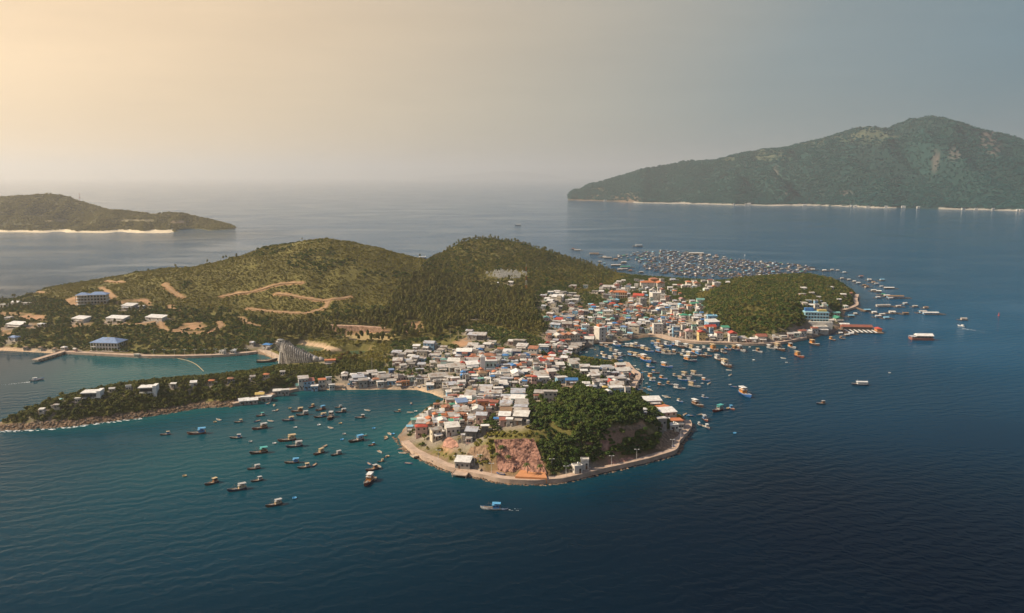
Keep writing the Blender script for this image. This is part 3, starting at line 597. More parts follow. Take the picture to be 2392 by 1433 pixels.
# roof centre in the photograph, roof width in its pixels, roof colour, optional (wall height, wall colour, roof shape)
LIST = '''
933 893 14 o 3 grey hip;958 874 12 o 3 grey gable;1023 878 46 g 4 white gable;1004 888 24 g 3 grey mono;1020 890 18 g 3 grey mono;1005 900 17 g 3 blue mono;1063 884 20 w 4 pink mono;1078 893 18 g;1056 898 26 g;1046 907 22 g;1067 909 28 g;1052 915 20 w;
1057 924 22 r 3 pink mono;1055 933 30 g 3 pink mono;1078 938 28 s 4 white mono;1056 945 11 n 3 mint mono;1041 949 18 o 3 orange mono;1078 957 34 g 3 cream gable;1037 958 20 w;1028 963 16 g;1050 965 16 o 3 orange gable;1025 971 22 n 3 mint mono;1060 971 26 g 3 pink mono;1000 970 26 w;1003 978 16 o 3 white gabley;968 981 15 t 3 mint mono;984 980 18 w;988 987 32 g 3 grey mono;
984 996 28 r 6 pink hip;1064 985 32 n 3 white mono;1056 995 34 w 5 white mono;1019 980 18 g;1033 982 20 w 5 white gabley;1090 972 15 o 3 orange flat;957 996 14 c 3 white mono;1018 1003 26 g 6 cream gable;
1144 830 30 o 4 white hip;1116 835 15 o 3 white gable;1094 839 22 r 3 white mono;1101 843 34 g;1103 850 30 w;1104 857 28 g;1157 840 26 g 5 white mono;1183 853 28 g 4 white mono;1209 853 19 o 4 orange gable;1113 863 12 o 3 cream hip;1126 871 23 k 4 cream hip;1109 878 14 w;1157 875 28 w 4 white flat;1123 884 11 t;1139 883 14 w 3 mint hip;
1182 868 22 g;1178 876 24 g;1184 884 30 g;1173 895 24 w;1208 870 28 w 4 cream gabley;1255 860 30 g;1264 875 30 g;1270 882 26 w;1136 903 30 g;1133 910 32 g;1135 917 28 g;1129 923 26 g;1126 929 24 g;1164 907 22 w;1160 917 24 g;1113 911 13 o;1100 918 24 g;1099 925 28 g;1093 931 24 w;
1129 938 28 r 6 orange mono;1127 948 20 o 4 orange flat;1155 938 20 r;1210 916 34 g 5 blue mono;1182 926 24 g;1213 928 38 w;1188 933 26 g;1183 941 28 g;1182 948 28 g;1219 936 30 g;1219 943 30 g;1217 950 32 g;1219 957 34 g;1259 917 22 g 4 grey mono;1254 924 14 r 3 white mono;1286 915 33 g 6 grey mono;
1116 956 25 w 5 white gabley;1125 970 26 g 5 pink mono;1182 958 28 k 3 orange mono;1179 969 28 w;1218 962 36 g;1218 970 36 w 5 dark mono;1160 979 12 b 3 white mono;1176 981 18 r 4 pink mono;1190 979 15 w 4 white mono;1133 996 18 w 5 dark mono;1102 1006 29 g 5 dark mono;1085 1016 15 g 4 cream mono;1095 1024 12 g 3 pink mono;
1004 801 27 g 6 blue gable;1014 804 16 w 5 grey mono;973 808 17 w 5 cream mono;927 823 23 g 3 grey mono;956 822 21 g;969 821 14 g;988 821 25 g 4 cream mono;930 841 23 g 4 pink gable;953 842 15 g 3 mint mono;971 835 15 g 5 grey mono;986 838 18 g 3 blue mono;985 851 18 g;1021 830 17 g 4 blue mono;1045 828 11 g;1068 827 17 w 3 orange mono;
1037 840 14 t;1061 843 32 w 3 mint mono;1012 848 15 g;1034 857 24 g;1066 856 42 g 3 grey mono;981 863 19 g 3 dark mono;914 865 11 s 4 navy mono;1085 820 38 w 5 navy gable;1105 782 24 g 4 grey mono;1121 782 34 g 4 dark gable;1097 773 16 g;1106 806 25 g 3 white gable;1119 812 24 g 4 navy mono;1098 818 26 w;1138 804 18 w;1150 799 18 g;1195 797 15 w;1214 796 29 g 5 dark mono;1223 800 13 w 3 white hip;1220 808 26 g;
1170 815 15 o 4 white gable;1246 814 23 o 6 white mono;1186 821 22 w 4 blue mono;1207 820 22 g 5 navy mono;1270 807 22 w 4 blue mono;1247 829 10 o;1260 831 10 o;1218 831 13 p 4 cream gabley;1202 839 22 k;1241 841 18 r;1270 843 18 r;1228 826 12 g;1233 836 14 w;1255 845 14 g;1288 827 15 r;1303 839 14 p 3 white hip;1291 835 11 o;1286 844 10 o;1296 812 16 o;1272 811 20 w 4 blue mono;1308 803 15 w 4 white gabley;1311 797 15 r 3 pink gable;1327 794 13 o;
1346 806 26 g 3 grey mono;1338 813 22 g;1357 801 22 g 3 dark mono;1376 791 24 w 3 white gable;1325 826 21 g 3 pink mono;1340 841 26 g;1340 849 22 g;1318 835 16 w;1308 851 20 w;1366 856 24 g 4 grey mono;1390 858 24 w;1364 866 17 w 3 cream mono;1389 868 20 g;1389 876 22 g 4 cream mono;1416 857 25 g 3 navy gable;1449 851 24 w;1453 864 38 w;1462 874 18 r 3 orange mono;1443 884 36 g;1441 897 32 g;1440 905 32 w;1461 912 9 b 2.5 navy mono;1421 914 13 w 3 white gabley;1425 890 16 r;
1311 882 26 g 4 blue mono;1335 887 29 b 4 grey gable;1369 895 16 w 3 white gable;1382 902 22 g 3 white hip;1288 867 21 w 5 pink mono;1270 868 18 g;1295 858 20 g;1413 904 11 y;1245 868 14 g;1230 865 16 w;1222 858 14 g;1400 890 13 g;
1523 934 42 w 4 white mono;1547 950 26 o 3 cream mono;1556 960 44 w 3 cream mono;1545 978 22 g 5 grey mono;1576 982 34 o 3 white mono;1502 956 16 w 3 white hip;1572 993 24 w 3 white flat;1590 990 12 g;1083 1075 38 w 4 grey mono;1348 1090 22 w 4 white flat;1366 1077 20 w 5 white flat;
1387 717 11 b 4 blue hip;1344 729 14 c 4 blue flat;1358 726 12 w 4 white mono;1431 709 15 r 4 white hip;1450 711 11 o;1492 690 26 r 4 cream gable;1420 727 26 w 9 cream flat;1463 725 15 o;1340 774 13 o 6 cream hip;1357 774 9 o 6 cream hip;1400 769 14 r;1457 764 15 s 6 mint hip;1367 760 20 w 8 white flat;1481 760 28 g 6 cream hip;1324 756 24 g;1299 758 24 g;1289 777 26 g 3 dark mono;1307 746 20 r 3 white mono;1324 740 34 g 4 navy mono;1348 751 15 o 3 orange gable;
1400 746 13 r 5 mint hip;1453 744 11 o;1430 745 12 t;1440 740 10 p;1276 742 13 t;1303 693 28 w 4 white mono;1315 682 18 g;1338 685 17 w;1347 692 14 g;1344 700 15 w;1270 690 14 g;1278 698 12 w;1417 670 20 g;1434 670 22 w;1420 689 20 g 4 dark mono;1302 684 10 w;1298 722 16 w 4 white flat;1285 733 16 g;1270 715 10 g;1368 667 11 w;1390 680 13 g;
1513 660 36 o 6 white hip;1527 652 22 o 8 orange hip;1542 661 19 o 6 white gabley;1609 659 14 o 6 cream hip;1628 662 15 o 5 white gabley;1674 661 18 w 6 white flat;1662 657 9 t;1530 685 22 w 8 white flat;1549 690 15 w 7 white flat;1502 699 16 g 8 grey flat;1530 706 16 w 4 blue flat;1493 717 15 o 4 pink gabley;1540 716 11 o 4 cream gabley;1575 712 24 g;1576 724 18 w 7 cream flat;1622 709 20 n;1636 700 18 t;1597 736 19 n 4 white hip;1630 738 18 g;
1663 739 24 c 4 blue flat;1663 752 30 w 5 blue mono;1659 763 26 r 3 orange gable;1694 765 18 n 4 white mono;1621 762 11 t 4 mint flat;1549 742 10 b 8 blue hip;1551 748 15 w 6 white flat;1536 758 24 w 9 white flat;1579 765 17 w 9 blue flat;1563 745 10 r;1575 747 11 o;1592 753 12 o;1494 731 15 o;1492 738 11 o;1609 774 18 p 7 white gabley;1638 776 17 r 8 yellow gabley;1679 778 17 r 7 white hip;1711 779 19 r 8 white gabley;1663 786 15 w 4 grey gabley;
1778 786 23 r 5 white gable;1733 790 18 g;1748 793 14 g;1760 792 15 w;1874 774 17 r 5 white gable;1902 767 15 r 5 white gable;1888 774 14 w;1830 785 16 w;1846 781 14 g;1860 779 14 w;1812 790 14 g;1915 764 34 w 5 white flat;1956 743 20 n;1953 731 16 t;1940 748 12 w;1935 765 12 k;
1874 687 15 w;1896 684 11 g;1877 673 13 w;1910 694 12 g;1889 702 12 w;1880 709 12 g;1941 671 11 w;1970 688 13 w;1985 685 11 o;1907 713 12 w 6 white flat;1926 714 13 t;1975 715 10 w;1915 703 9 g;1960 700 9 w;
590 934 24 w 3 grey mono;570 936 24 w 3 grey mono;607 921 20 y 3 cream gable;622 927 24 w 3 grey mono;648 914 20 w 3 grey mono;666 912 18 w 4 grey mono;708 884 24 g 8 white mono;721 892 26 r 6 blue mono;700 902 17 t 3 mint mono;752 888 17 o 6 white mono;768 884 13 g 7 white mono;735 902 16 w 4 blue mono;775 900 13 w 4 white mono;
836 880 28 g 4 grey gable;848 888 22 g 5 grey mono;869 870 24 g;879 887 17 o 3 mint hip;898 880 28 g;915 889 22 g;826 888 16 g;888 894 16 w;947 892 18 o 3 orange mono;845 872 18 g;922 878 16 g;892 871 16 w;
494 889 12 o 3 grey hip;98 958 10 w 3 white mono;132 948 11 g 3 cream hip;182 932 12 w 3 white mono;262 908 12 g 3 cream gable;300 903 12 w 3 white flat;405 897 12 w 3 cream mono;452 893 14 w 3 white mono;590 880 11 g 3 cream gable;622 875 12 o 3 cream hip;660 868 11 g 3 white gable;538 884 12 o 3 grey hip;625 805 22 b 3 white hip;771 842 26 o 3 white mono;190 744 40 w 3 white mono;275 743 50 w 3 white mono;366 741 50 w 3 white mono;303 714 32 w 4 grey mono;40 757 46 w 3 grey mono;20 742 14 g;62 708 16 w 3 white mono;38 706 18 w 3 cream gable;330 716 12 g;150 812 10 w 3 white hip;176 816 9 g;60 812 9 k 3 cream hip;95 812 9 k 3 cream hip;128 814 9 k 3 cream hip;320 828 12 w 3 cream mono;520 822 12 w 3 white flat;545 820 10 w 3 white gabley;590 800 11 g;655 795 12 w 3 white hip;97 757 16 w 3 white hip;33 788 22 s 3 white hip;10 712 20 w 3 white mono;
1110 738 14 w 3 white mono;1193 660 12 w 3 white mono;1107 659 9 r 3 white gable;1160 661 9 w;1340 668 14 g
'''
ROTS = lambda x, y: (R(-3) if y > 890 and 1080 < x < 1300 else R(14) if x < 1080 and y > 860 else R(8) if y > 840 else R(-12) if x < 1500 else R(4)) + R(rnd.gauss(0, 6))
def area(px, py):
    if px < 545 and py > 850: return 'on the wooded spit'
    if px < 690 and py > 895: return 'on stilts below the spit'
    if px < 800 and py > 860: return 'west of the bay beach'
    if px < 640: return 'on the western hillside'
    if px < 800: return 'beside the lagoon ponds'
    if px > 1490 and py > 915: return 'east of the wooded headland'
    if py > 1035: return 'by the headland promenade'
    if px < 940 and py > 865: return 'behind the bay beach'
    if px < 1080 and py > 935: return 'on the headland\'s west shore'
    if px < 1080 and py > 866: return 'east of the bay beach'
    if px < 1080 and py > 780: return 'in the upper west town'
    if px < 1290 and py > 905: return 'above the rock cut'
    if px < 1290 and py > 845: return 'in the middle town'
    if px < 1250 and py > 750: return 'under the casuarina wood'
    if py > 870: return 'behind the wooded headland'
    if px < 1500 and py > 840: return 'south of the inner harbour'
    if py > 780 and px < 1420: return 'heading the inner harbour'
    if px > 1840 and py < 720: return 'on the east hill'
    if px > 1840: return 'east of the harbour quay'
    if px > 1590 and py > 765: return 'along the harbour quay'
    if py < 680 and px > 1480: return 'on the town\'s north shore'
    if px < 1380 and py < 720: return 'on the western tree slope'
    if px < 1240: return 'near the hillside cemetery'
    if py < 715: return 'in the northern town'
    if px < 1480: return 'north of the inner harbour'
    return 'below the east hill'
def placed(px, py, wpx, h):
    c, t = G(px, py, h * 0.95); return c, wpx * .92 * t / FPX
ROWS = []
for e in LIST.replace('\n', '').split(';'):
    q = e.split()
    if not q: continue
    px, py, wpx, code = float(q[0]), float(q[1]), float(q[2]), q[3]
    h = float(q[4]) if len(q) > 4 else rnd.choice((2.8, 3.0, 3.2, 3.5))
    wall = q[5] if len(q) > 5 else rnd.choice(('white', 'white', 'cream', 'grey', 'grey', 'pink', 'blue', 'mint'))
    shape = q[6] if len(q) > 6 else ('mono' if code in 'gw' and rnd.random() < .72 else rnd.choice(('gable', 'gable', 'hip', 'gabley')) if code not in 'gw' else 'gable')
    ROWS.append((px, py, wpx, code, h, wall, shape, True))
# the rest of the town, packed between the houses listed above
FILLZ = [([(1270, 780), (1300, 765), (1290, 735), (1330, 722), (1400, 705), (1500, 690), (1600, 690), (1650, 720), (1680, 765), (1590, 782), (1500, 786), (1430, 795), (1380, 800), (1330, 822), (1280, 822)], 260, 10, 'ggggwwwggggwwgooorrwtcpkb'),
         ([(1400, 665), (1480, 650), (1720, 656), (1640, 678), (1560, 690), (1400, 700)], 70, 9, 'gggwwwgor'),
         ([(1090, 815), (1240, 822), (1300, 830), (1290, 870), (1230, 890), (1180, 900), (1090, 905), (1050, 905), (1050, 890)], 120, 11.5, 'ggggwwgggoorb'),
         ([(985, 965), (1060, 915), (1150, 905), (1165, 950), (1100, 985), (1000, 1000)], 62, 11.5, 'ggggwggwoor'),
         ([(930, 815), (1090, 800), (1090, 860), (930, 860)], 24, 13, 'ggggw'),
         ([(800, 872), (1060, 880), (1040, 910), (960, 900), (800, 896)], 22, 13, 'gggw'),
         ([(1360, 858), (1480, 860), (1470, 908), (1400, 905)], 18, 12, 'gggw'),
         ([(1265, 680), (1350, 672), (1350, 712), (1270, 720)], 16, 11, 'ggw'),
         ([(1860, 705), (1960, 700), (1990, 715), (1900, 725)], 6, 9, 'gw')]
taken = []
for r in ROWS:
    c, w = placed(r[0], r[1], r[2], r[4]); taken.append((c[0], c[1], w * .5))
for poly, n, wpx, codes in FILLZ:
    pa = np.array(poly); got = tries = 0
    while got < n and tries < 5000:
        tries += 1
        px, py = rnd.uniform(pa[:, 0].min(), pa[:, 0].max()), rnd.uniform(pa[:, 1].min(), pa[:, 1].max())
        if not inside(poly, np.array([px]), np.array([py]))[0]: continue
        h = rnd.choice((2.8, 3.0, 3.3, 3.6, 5.5) if wpx < 14 else (2.8, 3.1, 3.4)); wp = wpx * rnd.uniform(.8, 1.35)
        c, w = placed(px, py, wp, h)
        if shore(c[0], c[1]) < 3.5 + w * .3 or any((c[0] - a) ** 2 + (c[1] - b) ** 2 < (0.80 * (q + w * .5)) ** 2 for a, b, q in taken): continue
        taken.append((c[0], c[1], w * .5)); got += 1
        code = rnd.choice(codes); ROWS.append((px, py, wp, code, h, rnd.choice(('white', 'white', 'cream', 'grey', 'grey', 'pink', 'blue', 'mint')), 'flat' if h > 5 and code in 'gw' else 'mono' if code in 'gw' and rnd.random() < .6 else rnd.choice(('gable', 'hip', 'gabley')), False))
# the 300 that show largest are single houses, the rest one mass of far roofs
order = sorted(range(len(ROWS)), key=lambda i: (not ROWS[i][7], -ROWS[i][2]))
single = set(order[:300])
ORD = ['first', 'second', 'third', 'fourth', 'fifth', 'sixth', 'seventh', 'eighth', 'ninth', 'tenth', 'eleventh', 'twelfth', 'thirteenth', 'fourteenth', 'fifteenth', 'sixteenth', 'seventeenth', 'eighteenth', 'nineteenth', 'twentieth']
def ordinal(i):
    if i >= 99: return 'hundred-and-' + ordinal(i - 100) if i > 99 else 'hundredth'
    if i < 20: return ORD[i]
    return ['twenty', 'thirty', 'forty', 'fifty', 'sixty', 'seventy', 'eighty', 'ninety'][(i + 1) // 10 - 2] + ('-' + ORD[(i + 1) % 10 - 1] if (i + 1) % 10 else '')
LABELQ = {}                                      # (phrase, place) -> [(picture x, object, category, group)]
def later(px, o, phrase, place, category, group): LABELQ.setdefault((phrase, place), []).append((px, o, category, group))
def settle_labels():
    for (phrase, place), L in LABELQ.items():
        L.sort(key=lambda q: q[0])
        for i, (px, o, c, g) in enumerate(L):
            many = ', %s from left' % ordinal(i) if len(L) > 1 else ''
            prop(o, (phrase + ' ' + place + many).strip(), c, g)
SHAPE = {'mono': 'lean-to roof', 'gable': 'gable roof', 'gabley': 'gable roof end-on', 'hip': 'hipped roof', 'flat': 'flat roof'}
mass = {}
for i, (px, py, wpx, code, h, wall, shape, listed) in enumerate(ROWS):
    c, w = placed(px, py, wpx, h)
    if shape == 'flat' and h > 5: d = w * rnd.uniform(.7, 1.0)
    else: d = min(w * rnd.uniform(.6, .98), 9.0)
    if shape == 'gabley': d = w * 1.15
    rm = rnd.choice(RF[code]); rz = float(ROTS(px, py))
    if i in single:
        t = wpx / w
        o = house('house', c, w, d, h, rz, shape, rm, WL[wall], 3 if t > 3 else (2 if t > 2.4 else 1), rnd.random() < .3 and t > 2.4, max(1, int(h / 2.9)), shape == 'flat' and rnd.random() < .6)
        later(px, o, '%s%s house with %s walls' % ('tall ' if h >= 5 else 'flat-topped ' if shape == 'flat' else '', RNAME[code], wall), area(px, py), 'house', 'houses ' + area(px, py))
    else:
        m = mass.setdefault((rm.name, 'r'), (MB(), rm))[0]; q = Matrix.Translation((c[0], c[1], c[2] - .25)) @ Matrix.Rotation(rz, 4, 'Z')
        rmsh = roof_mesh(shape, w, d, h, rm); m.add([q @ v.co for v in rmsh.vertices], [tuple(p.vertices) for p in rmsh.polygons]); bpy.data.meshes.remove(rmsh)
        b = MB().box(-w / 2, w / 2, -d / 2, d / 2, -4, h); mass.setdefault((wall, 'w'), (MB(), WL[wall]))[0].add([q @ Vector(v) for v in b.v], b.f)
        b = MB()
        for s in range(max(1, int(h / 2.9))):
            z = h * (s + .58) / max(1, int(h / 2.9))
            for k in (-.25, .25): b.box(k * w - .5, k * w + .5, -d / 2 - .05, -d / 2 + .05, z - .55, z + .55)
        mass.setdefault(('win', 'x'), (MB(), M_win))[0].add([q @ Vector(v) for v in b.v], b.f)
        HOUSES.append((c[0], c[1], 0.5 * math.hypot(w, d)))
mroot = link('far_town_houses', None); prop(mroot, 'mass of small tin and tile roofs packed through the town', 'houses', kind='stuff')
for (nm, k), (m, mt) in mass.items():
    prop(link({'r': 'roofs', 'w': 'walls', 'x': 'windows'}[k], m.mesh('houses', mt), mroot), kind='stuff')
print('houses listed', sum(r[7] for r in ROWS), 'all', len(ROWS))

# sheds, awnings, water butts, washing walls and stacked goods between the houses: too many and too small to count
cl = {k: MB() for k in ('g', 'w', 'wall', 'dark', 'c')}
for hx, hy, hr in list(HOUSES):
    for k in range(rnd.choice((2, 3, 4, 5))):
        a = rnd.uniform(0, 6.28); d = hr * rnd.uniform(.75, 1.25); x, y = hx + math.cos(a) * d, hy + math.sin(a) * d; z = float(hgt(x, y))
        if shore(x, y) < 3: continue
        w, dd, h = rnd.uniform(.5, 1.7), rnd.uniform(.4, 1.3), rnd.choice((.8, 1.6, 2.2, 2.4)); q = Matrix.Translation((x, y, z)) @ Matrix.Rotation(rnd.uniform(-.4, .4), 4, 'Z'); b = MB(); key = rnd.choice(('g', 'g', 'w', 'wall', 'dark', 'c'))
        if key in 'gw': t0 = rnd.uniform(-.3, .3); b.hexa([(-w, -dd, h - t0), (w, -dd, h - t0), (w, dd, h + t0), (-w, dd, h + t0)], [(-w, -dd, h - t0 + .1), (w, -dd, h - t0 + .1), (w, dd, h + t0 + .1), (-w, dd, h + t0 + .1)]); b.box(-w * .85, w * .85, -dd * .7, dd * .7, -1, h - .4)
        else: b.box(-w * .6, w * .6, -dd * .6, dd * .6, -1, h * .7)
        cl[key].add([q @ Vector(v) for v in b.v], b.f)
croot = link('yard_clutter', None); prop(croot, 'small sheds, awnings and goods crammed between the town houses', 'clutter', kind='stuff')
for k, mt in (('g', RF['g'][1]), ('w', RF['g'][2]), ('wall', WL['grey']), ('dark', WL['dark']), ('c', WL['cream'])): prop(link('clutter', cl[k].mesh('clutter', mt), croot), kind='stuff')
# open ground and trodden ground round the houses
HDIST = np.full(GXX.shape, 99.0)
for hx, hy, hr in HOUSES:
    i0, j0 = int((hx - GX0) / GS), int((hy - GY0) / GS); q = 12; sl = (slice(max(j0 - q, 0), j0 + q + 1), slice(max(i0 - q, 0), i0 + q + 1))
    HDIST[sl] = np.minimum(HDIST[sl], np.hypot(GXX[sl] - hx, GYY[sl] - hy) - hr * .8)
paint(np.clip(1.2 - HDIST / 7, 0, .9) * (shore_s > 1), (0.26, 0.22, 0.18))
tm = grid_mesh('terrain', GXX, GYY, LAND, M_ground); put_cover(tm, cover)
prop(link('terrain', tm), kind='structure')
def from_house(x, y):
    i = np.clip(((np.asarray(x) - GX0) / GS + .5).astype(int), 0, GNX - 1); j = np.clip(((np.asarray(y) - GY0) / GS + .5).astype(int), 0, GNY - 1); return HDIST[j, i]
# ------------------------------------------------------------------ trees and scrub
M_scrub = leaf_material('dry scrub leaves', [(0.118, 0.112, 0.016), (0.170, 0.150, 0.025), (0.205, 0.168, 0.034), (0.140, 0.145, 0.023), (0.225, 0.175, 0.046)], 0.03)
M_wood_leaf = leaf_material('woodland leaves', [(0.070, 0.085, 0.020), (0.110, 0.115, 0.028), (0.160, 0.140, 0.040), (0.095, 0.120, 0.026)], 0.04)
M_leaf = leaf_material('headland leaves', [(0.024, 0.052, 0.010), (0.045, 0.082, 0.016), (0.088, 0.112, 0.022), (0.036, 0.064, 0.020), (0.115, 0.105, 0.034)], 0.09)
M_spit = leaf_material('spit leaves', [(0.050, 0.068, 0.012), (0.085, 0.098, 0.018), (0.135, 0.128, 0.028), (0.062, 0.080, 0.020), (0.150, 0.125, 0.036)], 0.09)
M_flame = leaf_material('flame tree leaves', [(0.16, 0.05, 0.02), (0.09, 0.08, 0.02), (0.22, 0.06, 0.02)], 0.2)
M_palm = leaf_material('palm fronds', [(0.040, 0.062, 0.014), (0.075, 0.095, 0.022)], 0.2)
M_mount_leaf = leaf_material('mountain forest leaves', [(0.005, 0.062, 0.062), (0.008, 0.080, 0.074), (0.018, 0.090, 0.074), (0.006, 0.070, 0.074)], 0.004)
M_isle_leaf = leaf_material('island scrub leaves', [(0.150, 0.135, 0.036), (0.215, 0.180, 0.050), (0.165, 0.160, 0.042)], 0.012)
M_bark = material('bark', (0.13, 0.10, 0.075), 0.9, 0.2, 2.0)
def leaf_blob(r, blobs, per, size, seed, squash=0.8, spread=0.62):
    g = np.random.default_rng(seed); V, F = [], []
    for b in range(blobs):
        d = g.normal(size=3); d /= np.linalg.norm(d); d[2] = abs(d[2]) * 1.1 - 0.25
        c = d * spread * r * g.uniform(.5, 1.0) * np.array((1, 1, squash)); br = r * g.uniform(.32, .5)
        for k in range(per):
            n = g.normal(size=3); n /= np.linalg.norm(n)
            if n[2] < -0.3: n[2] *= -1
            p = c + n * br * g.uniform(.75, 1.08) * np.array((1, 1, .85))
            nn = n + g.normal(size=3) * 0.45; nn /= np.linalg.norm(nn)
            u = np.cross(nn, (0.3, 0.2, 0.9)); u /= np.linalg.norm(u); v = np.cross(nn, u)
            s = size * g.uniform(.7, 1.35); i = len(V)
            V += [p - u * s - v * s * .6, p + u * s * .9 - v * s * .7, p + u * s + v * s * .65, p - u * s * .8 + v * s * .75]; F.append((i, i + 1, i + 2, i + 3))
    return V, F
def shift(V, z): return [np.asarray(v) + (0, 0, z) for v in V]
PROTO = bpy.data.collections.new('plant_shapes')          # shapes that the woodland and scrub repeat; not in the scene itself
def proto(name, me):
    o = bpy.data.objects.new(name, me); PROTO.objects.link(o); return o
def scatter(name, pts, size, zsq, coll_objs, label, category):
    c = bpy.data.collections.new(name + '_shapes')
    for o in coll_objs: c.objects.link(o)
    n = len(pts); me = bpy.data.meshes.new(name); me.vertices.add(n); me.vertices.foreach_set('co', np.asarray(pts, np.float32).ravel())
    def at(nm, tp, v, key='value'):
        a = me.attributes.new(nm, tp, 'POINT'); a.data.foreach_set(key, np.asarray(v).ravel())
    at('size', 'FLOAT_VECTOR', np.stack((size, size * rng.uniform(.85, 1.15, n), size * zsq), -1).astype(np.float32), 'vector')
    at('turn', 'FLOAT_VECTOR', np.stack((rng.normal(0, .08, n), rng.normal(0, .08, n), rng.uniform(0, 6.28, n)), -1).astype(np.float32), 'vector')
    at('pick', 'INT', rng.integers(0, len(coll_objs), n).astype(np.int32))
    o = link(name, me); ng = bpy.data.node_groups.new(name, 'GeometryNodeTree')
    ng.interface.new_socket('Geometry', in_out='INPUT', socket_type='NodeSocketGeometry'); ng.interface.new_socket('Geometry', in_out='OUTPUT', socket_type='NodeSocketGeometry')
    N = ng.nodes; gi, go = N.new('NodeGroupInput'), N.new('NodeGroupOutput')
    ip = N.new('GeometryNodeInstanceOnPoints'); ci = N.new('GeometryNodeCollectionInfo'); ci.inputs['Collection'].default_value = c
    ci.inputs['Separate Children'].default_value = True; ci.inputs['Reset Children'].default_value = True
    def na(nm, dt):
        a = N.new('GeometryNodeInputNamedAttribute'); a.data_type = dt; a.inputs['Name'].default_value = nm; return a.outputs['Attribute']
    er = N.new('FunctionNodeEulerToRotation'); L = ng.links
    L.new(gi.outputs[0], ip.inputs['Points']); L.new(ci.outputs[0], ip.inputs['Instance']); ip.inputs['Pick Instance'].default_value = True
    L.new(na('pick', 'INT'), ip.inputs['Instance Index']); L.new(na('turn', 'FLOAT_VECTOR'), er.inputs[0]); L.new(er.outputs[0], ip.inputs['Rotation'])
    L.new(na('size', 'FLOAT_VECTOR'), ip.inputs['Scale']); L.new(ip.outputs[0], go.inputs[0])
    md = o.modifiers.new('scatter', 'NODES'); md.node_group = ng
    prop(o, label, category, kind='stuff'); return o
def shrub_protos(prefix, mat, k, blobs=5, per=16, size=.2, squash=.75):
    out = []
    for i in range(k):
        V, F = leaf_blob(1.0, blobs, per, size, 100 + i + len(prefix) * 7, squash); out.append(proto(prefix, mesh(prefix, shift(V, .35), F, mat)))
    return out
SCRUB, BUSH = shrub_protos('scrub_bush', M_scrub, 5, 6, 18, .15), shrub_protos('green_bush', M_leaf, 5, 7, 18, .14)
SPITB = shrub_protos('spit_bush', M_spit, 5, 7, 18, .14)
KNOLL = shrub_protos('knoll_tree', M_wood_leaf, 4, 7, 18, .14, .95)
MTREE, ITREE = shrub_protos('mountain_tree', M_mount_leaf, 4, 4, 10, .28), shrub_protos('island_bush', M_isle_leaf, 4, 4, 10, .28)
def tree_meshes(i, mat, tall=1.0, narrow=1.0):
    V, F = leaf_blob(1.0, 13, 22, .115, 300 + i, .8 + .25 * (i % 3 - 1), .55 + .12 * (i % 2))
    V = [(v[0] * narrow, v[1] * narrow, v[2] * tall + 1.15 * tall) for v in V]
    crown = mesh('crown', V, F, mat)
    g = random.Random(i); m = MB(); m.bar((0, 0, -.4), (g.uniform(-.08, .08), g.uniform(-.08, .08), .75 * tall), .085, 6, .06)
    for k in range(4):
        a = k * 1.57 + g.uniform(0, .8); m.bar((0, 0, .6 * tall), (math.cos(a) * .5 * narrow, math.sin(a) * .5 * narrow, 1.25 * tall), .045, 4, .02)
    return crown, m.mesh('trunk', M_bark)
TREES = [tree_meshes(i, M_leaf) for i in range(8)]
WOODT = [tree_meshes(20 + i, M_wood_leaf, 1.7, .72) for i in range(5)]
WOODP = []
for c, tr in WOODT:
    m = MB(); m.v = [tuple(v.co) for v in c.vertices]; m.f = [tuple(p.vertices) for p in c.polygons]; WOODP.append(proto('wood_tree', m.mesh('wood_tree', M_wood_leaf)))
def palm_meshes(i):
    g = random.Random(i); m = MB(); p = Vector((0, 0, -.5)); lean = Vector((g.uniform(-.12, .12), g.uniform(-.12, .12), 0))
    for k in range(6):
        q = p + Vector((lean.x * (k + 1) * .35, lean.y * (k + 1) * .35, 1.15)); m.bar(p, q, .19 - .015 * k, 6, .175 - .015 * k); p = q
    tr = m.mesh('trunk', M_bark); f = MB()
    for k in range(15):
        a = k * 2.4; dr = Vector((math.cos(a), math.sin(a), 0)); up = .9 - 1.1 * (k / 15); sd = Vector((-dr.y, dr.x, 0)); pts = []
        for s in range(6):
            u = s / 5; pts.append((p + dr * 2.6 * u + Vector((0, 0, up * u * 1.6 - 2.1 * u * u)), .34 * math.sin(math.pi * (u * .86 + .1))))
        for s in range(5):
            (a0, w0), (a1, w1) = pts[s], pts[s + 1]
            for sg in (-1, 1): f.add([a0, a1, a1 + sd * sg * w1 + Vector((0, 0, -w1 * .5)), a0 + sd * sg * w0 + Vector((0, 0, -w0 * .5))], [(0, 1, 2, 3)])
    return f.mesh('crown', M_palm), tr
PALMS = [palm_meshes(i) for i in range(4)]
def tree(name, protos, loc, s, mat=None, sq=1.0):
    c, tr = rnd.choice(protos); root = link(name, None, None, (loc[0], loc[1], loc[2]), rnd.uniform(0, 6.28)); root.scale = (s, s, s * sq)
    link('crown', c, root, mat=mat); link('trunk', tr, root); return root

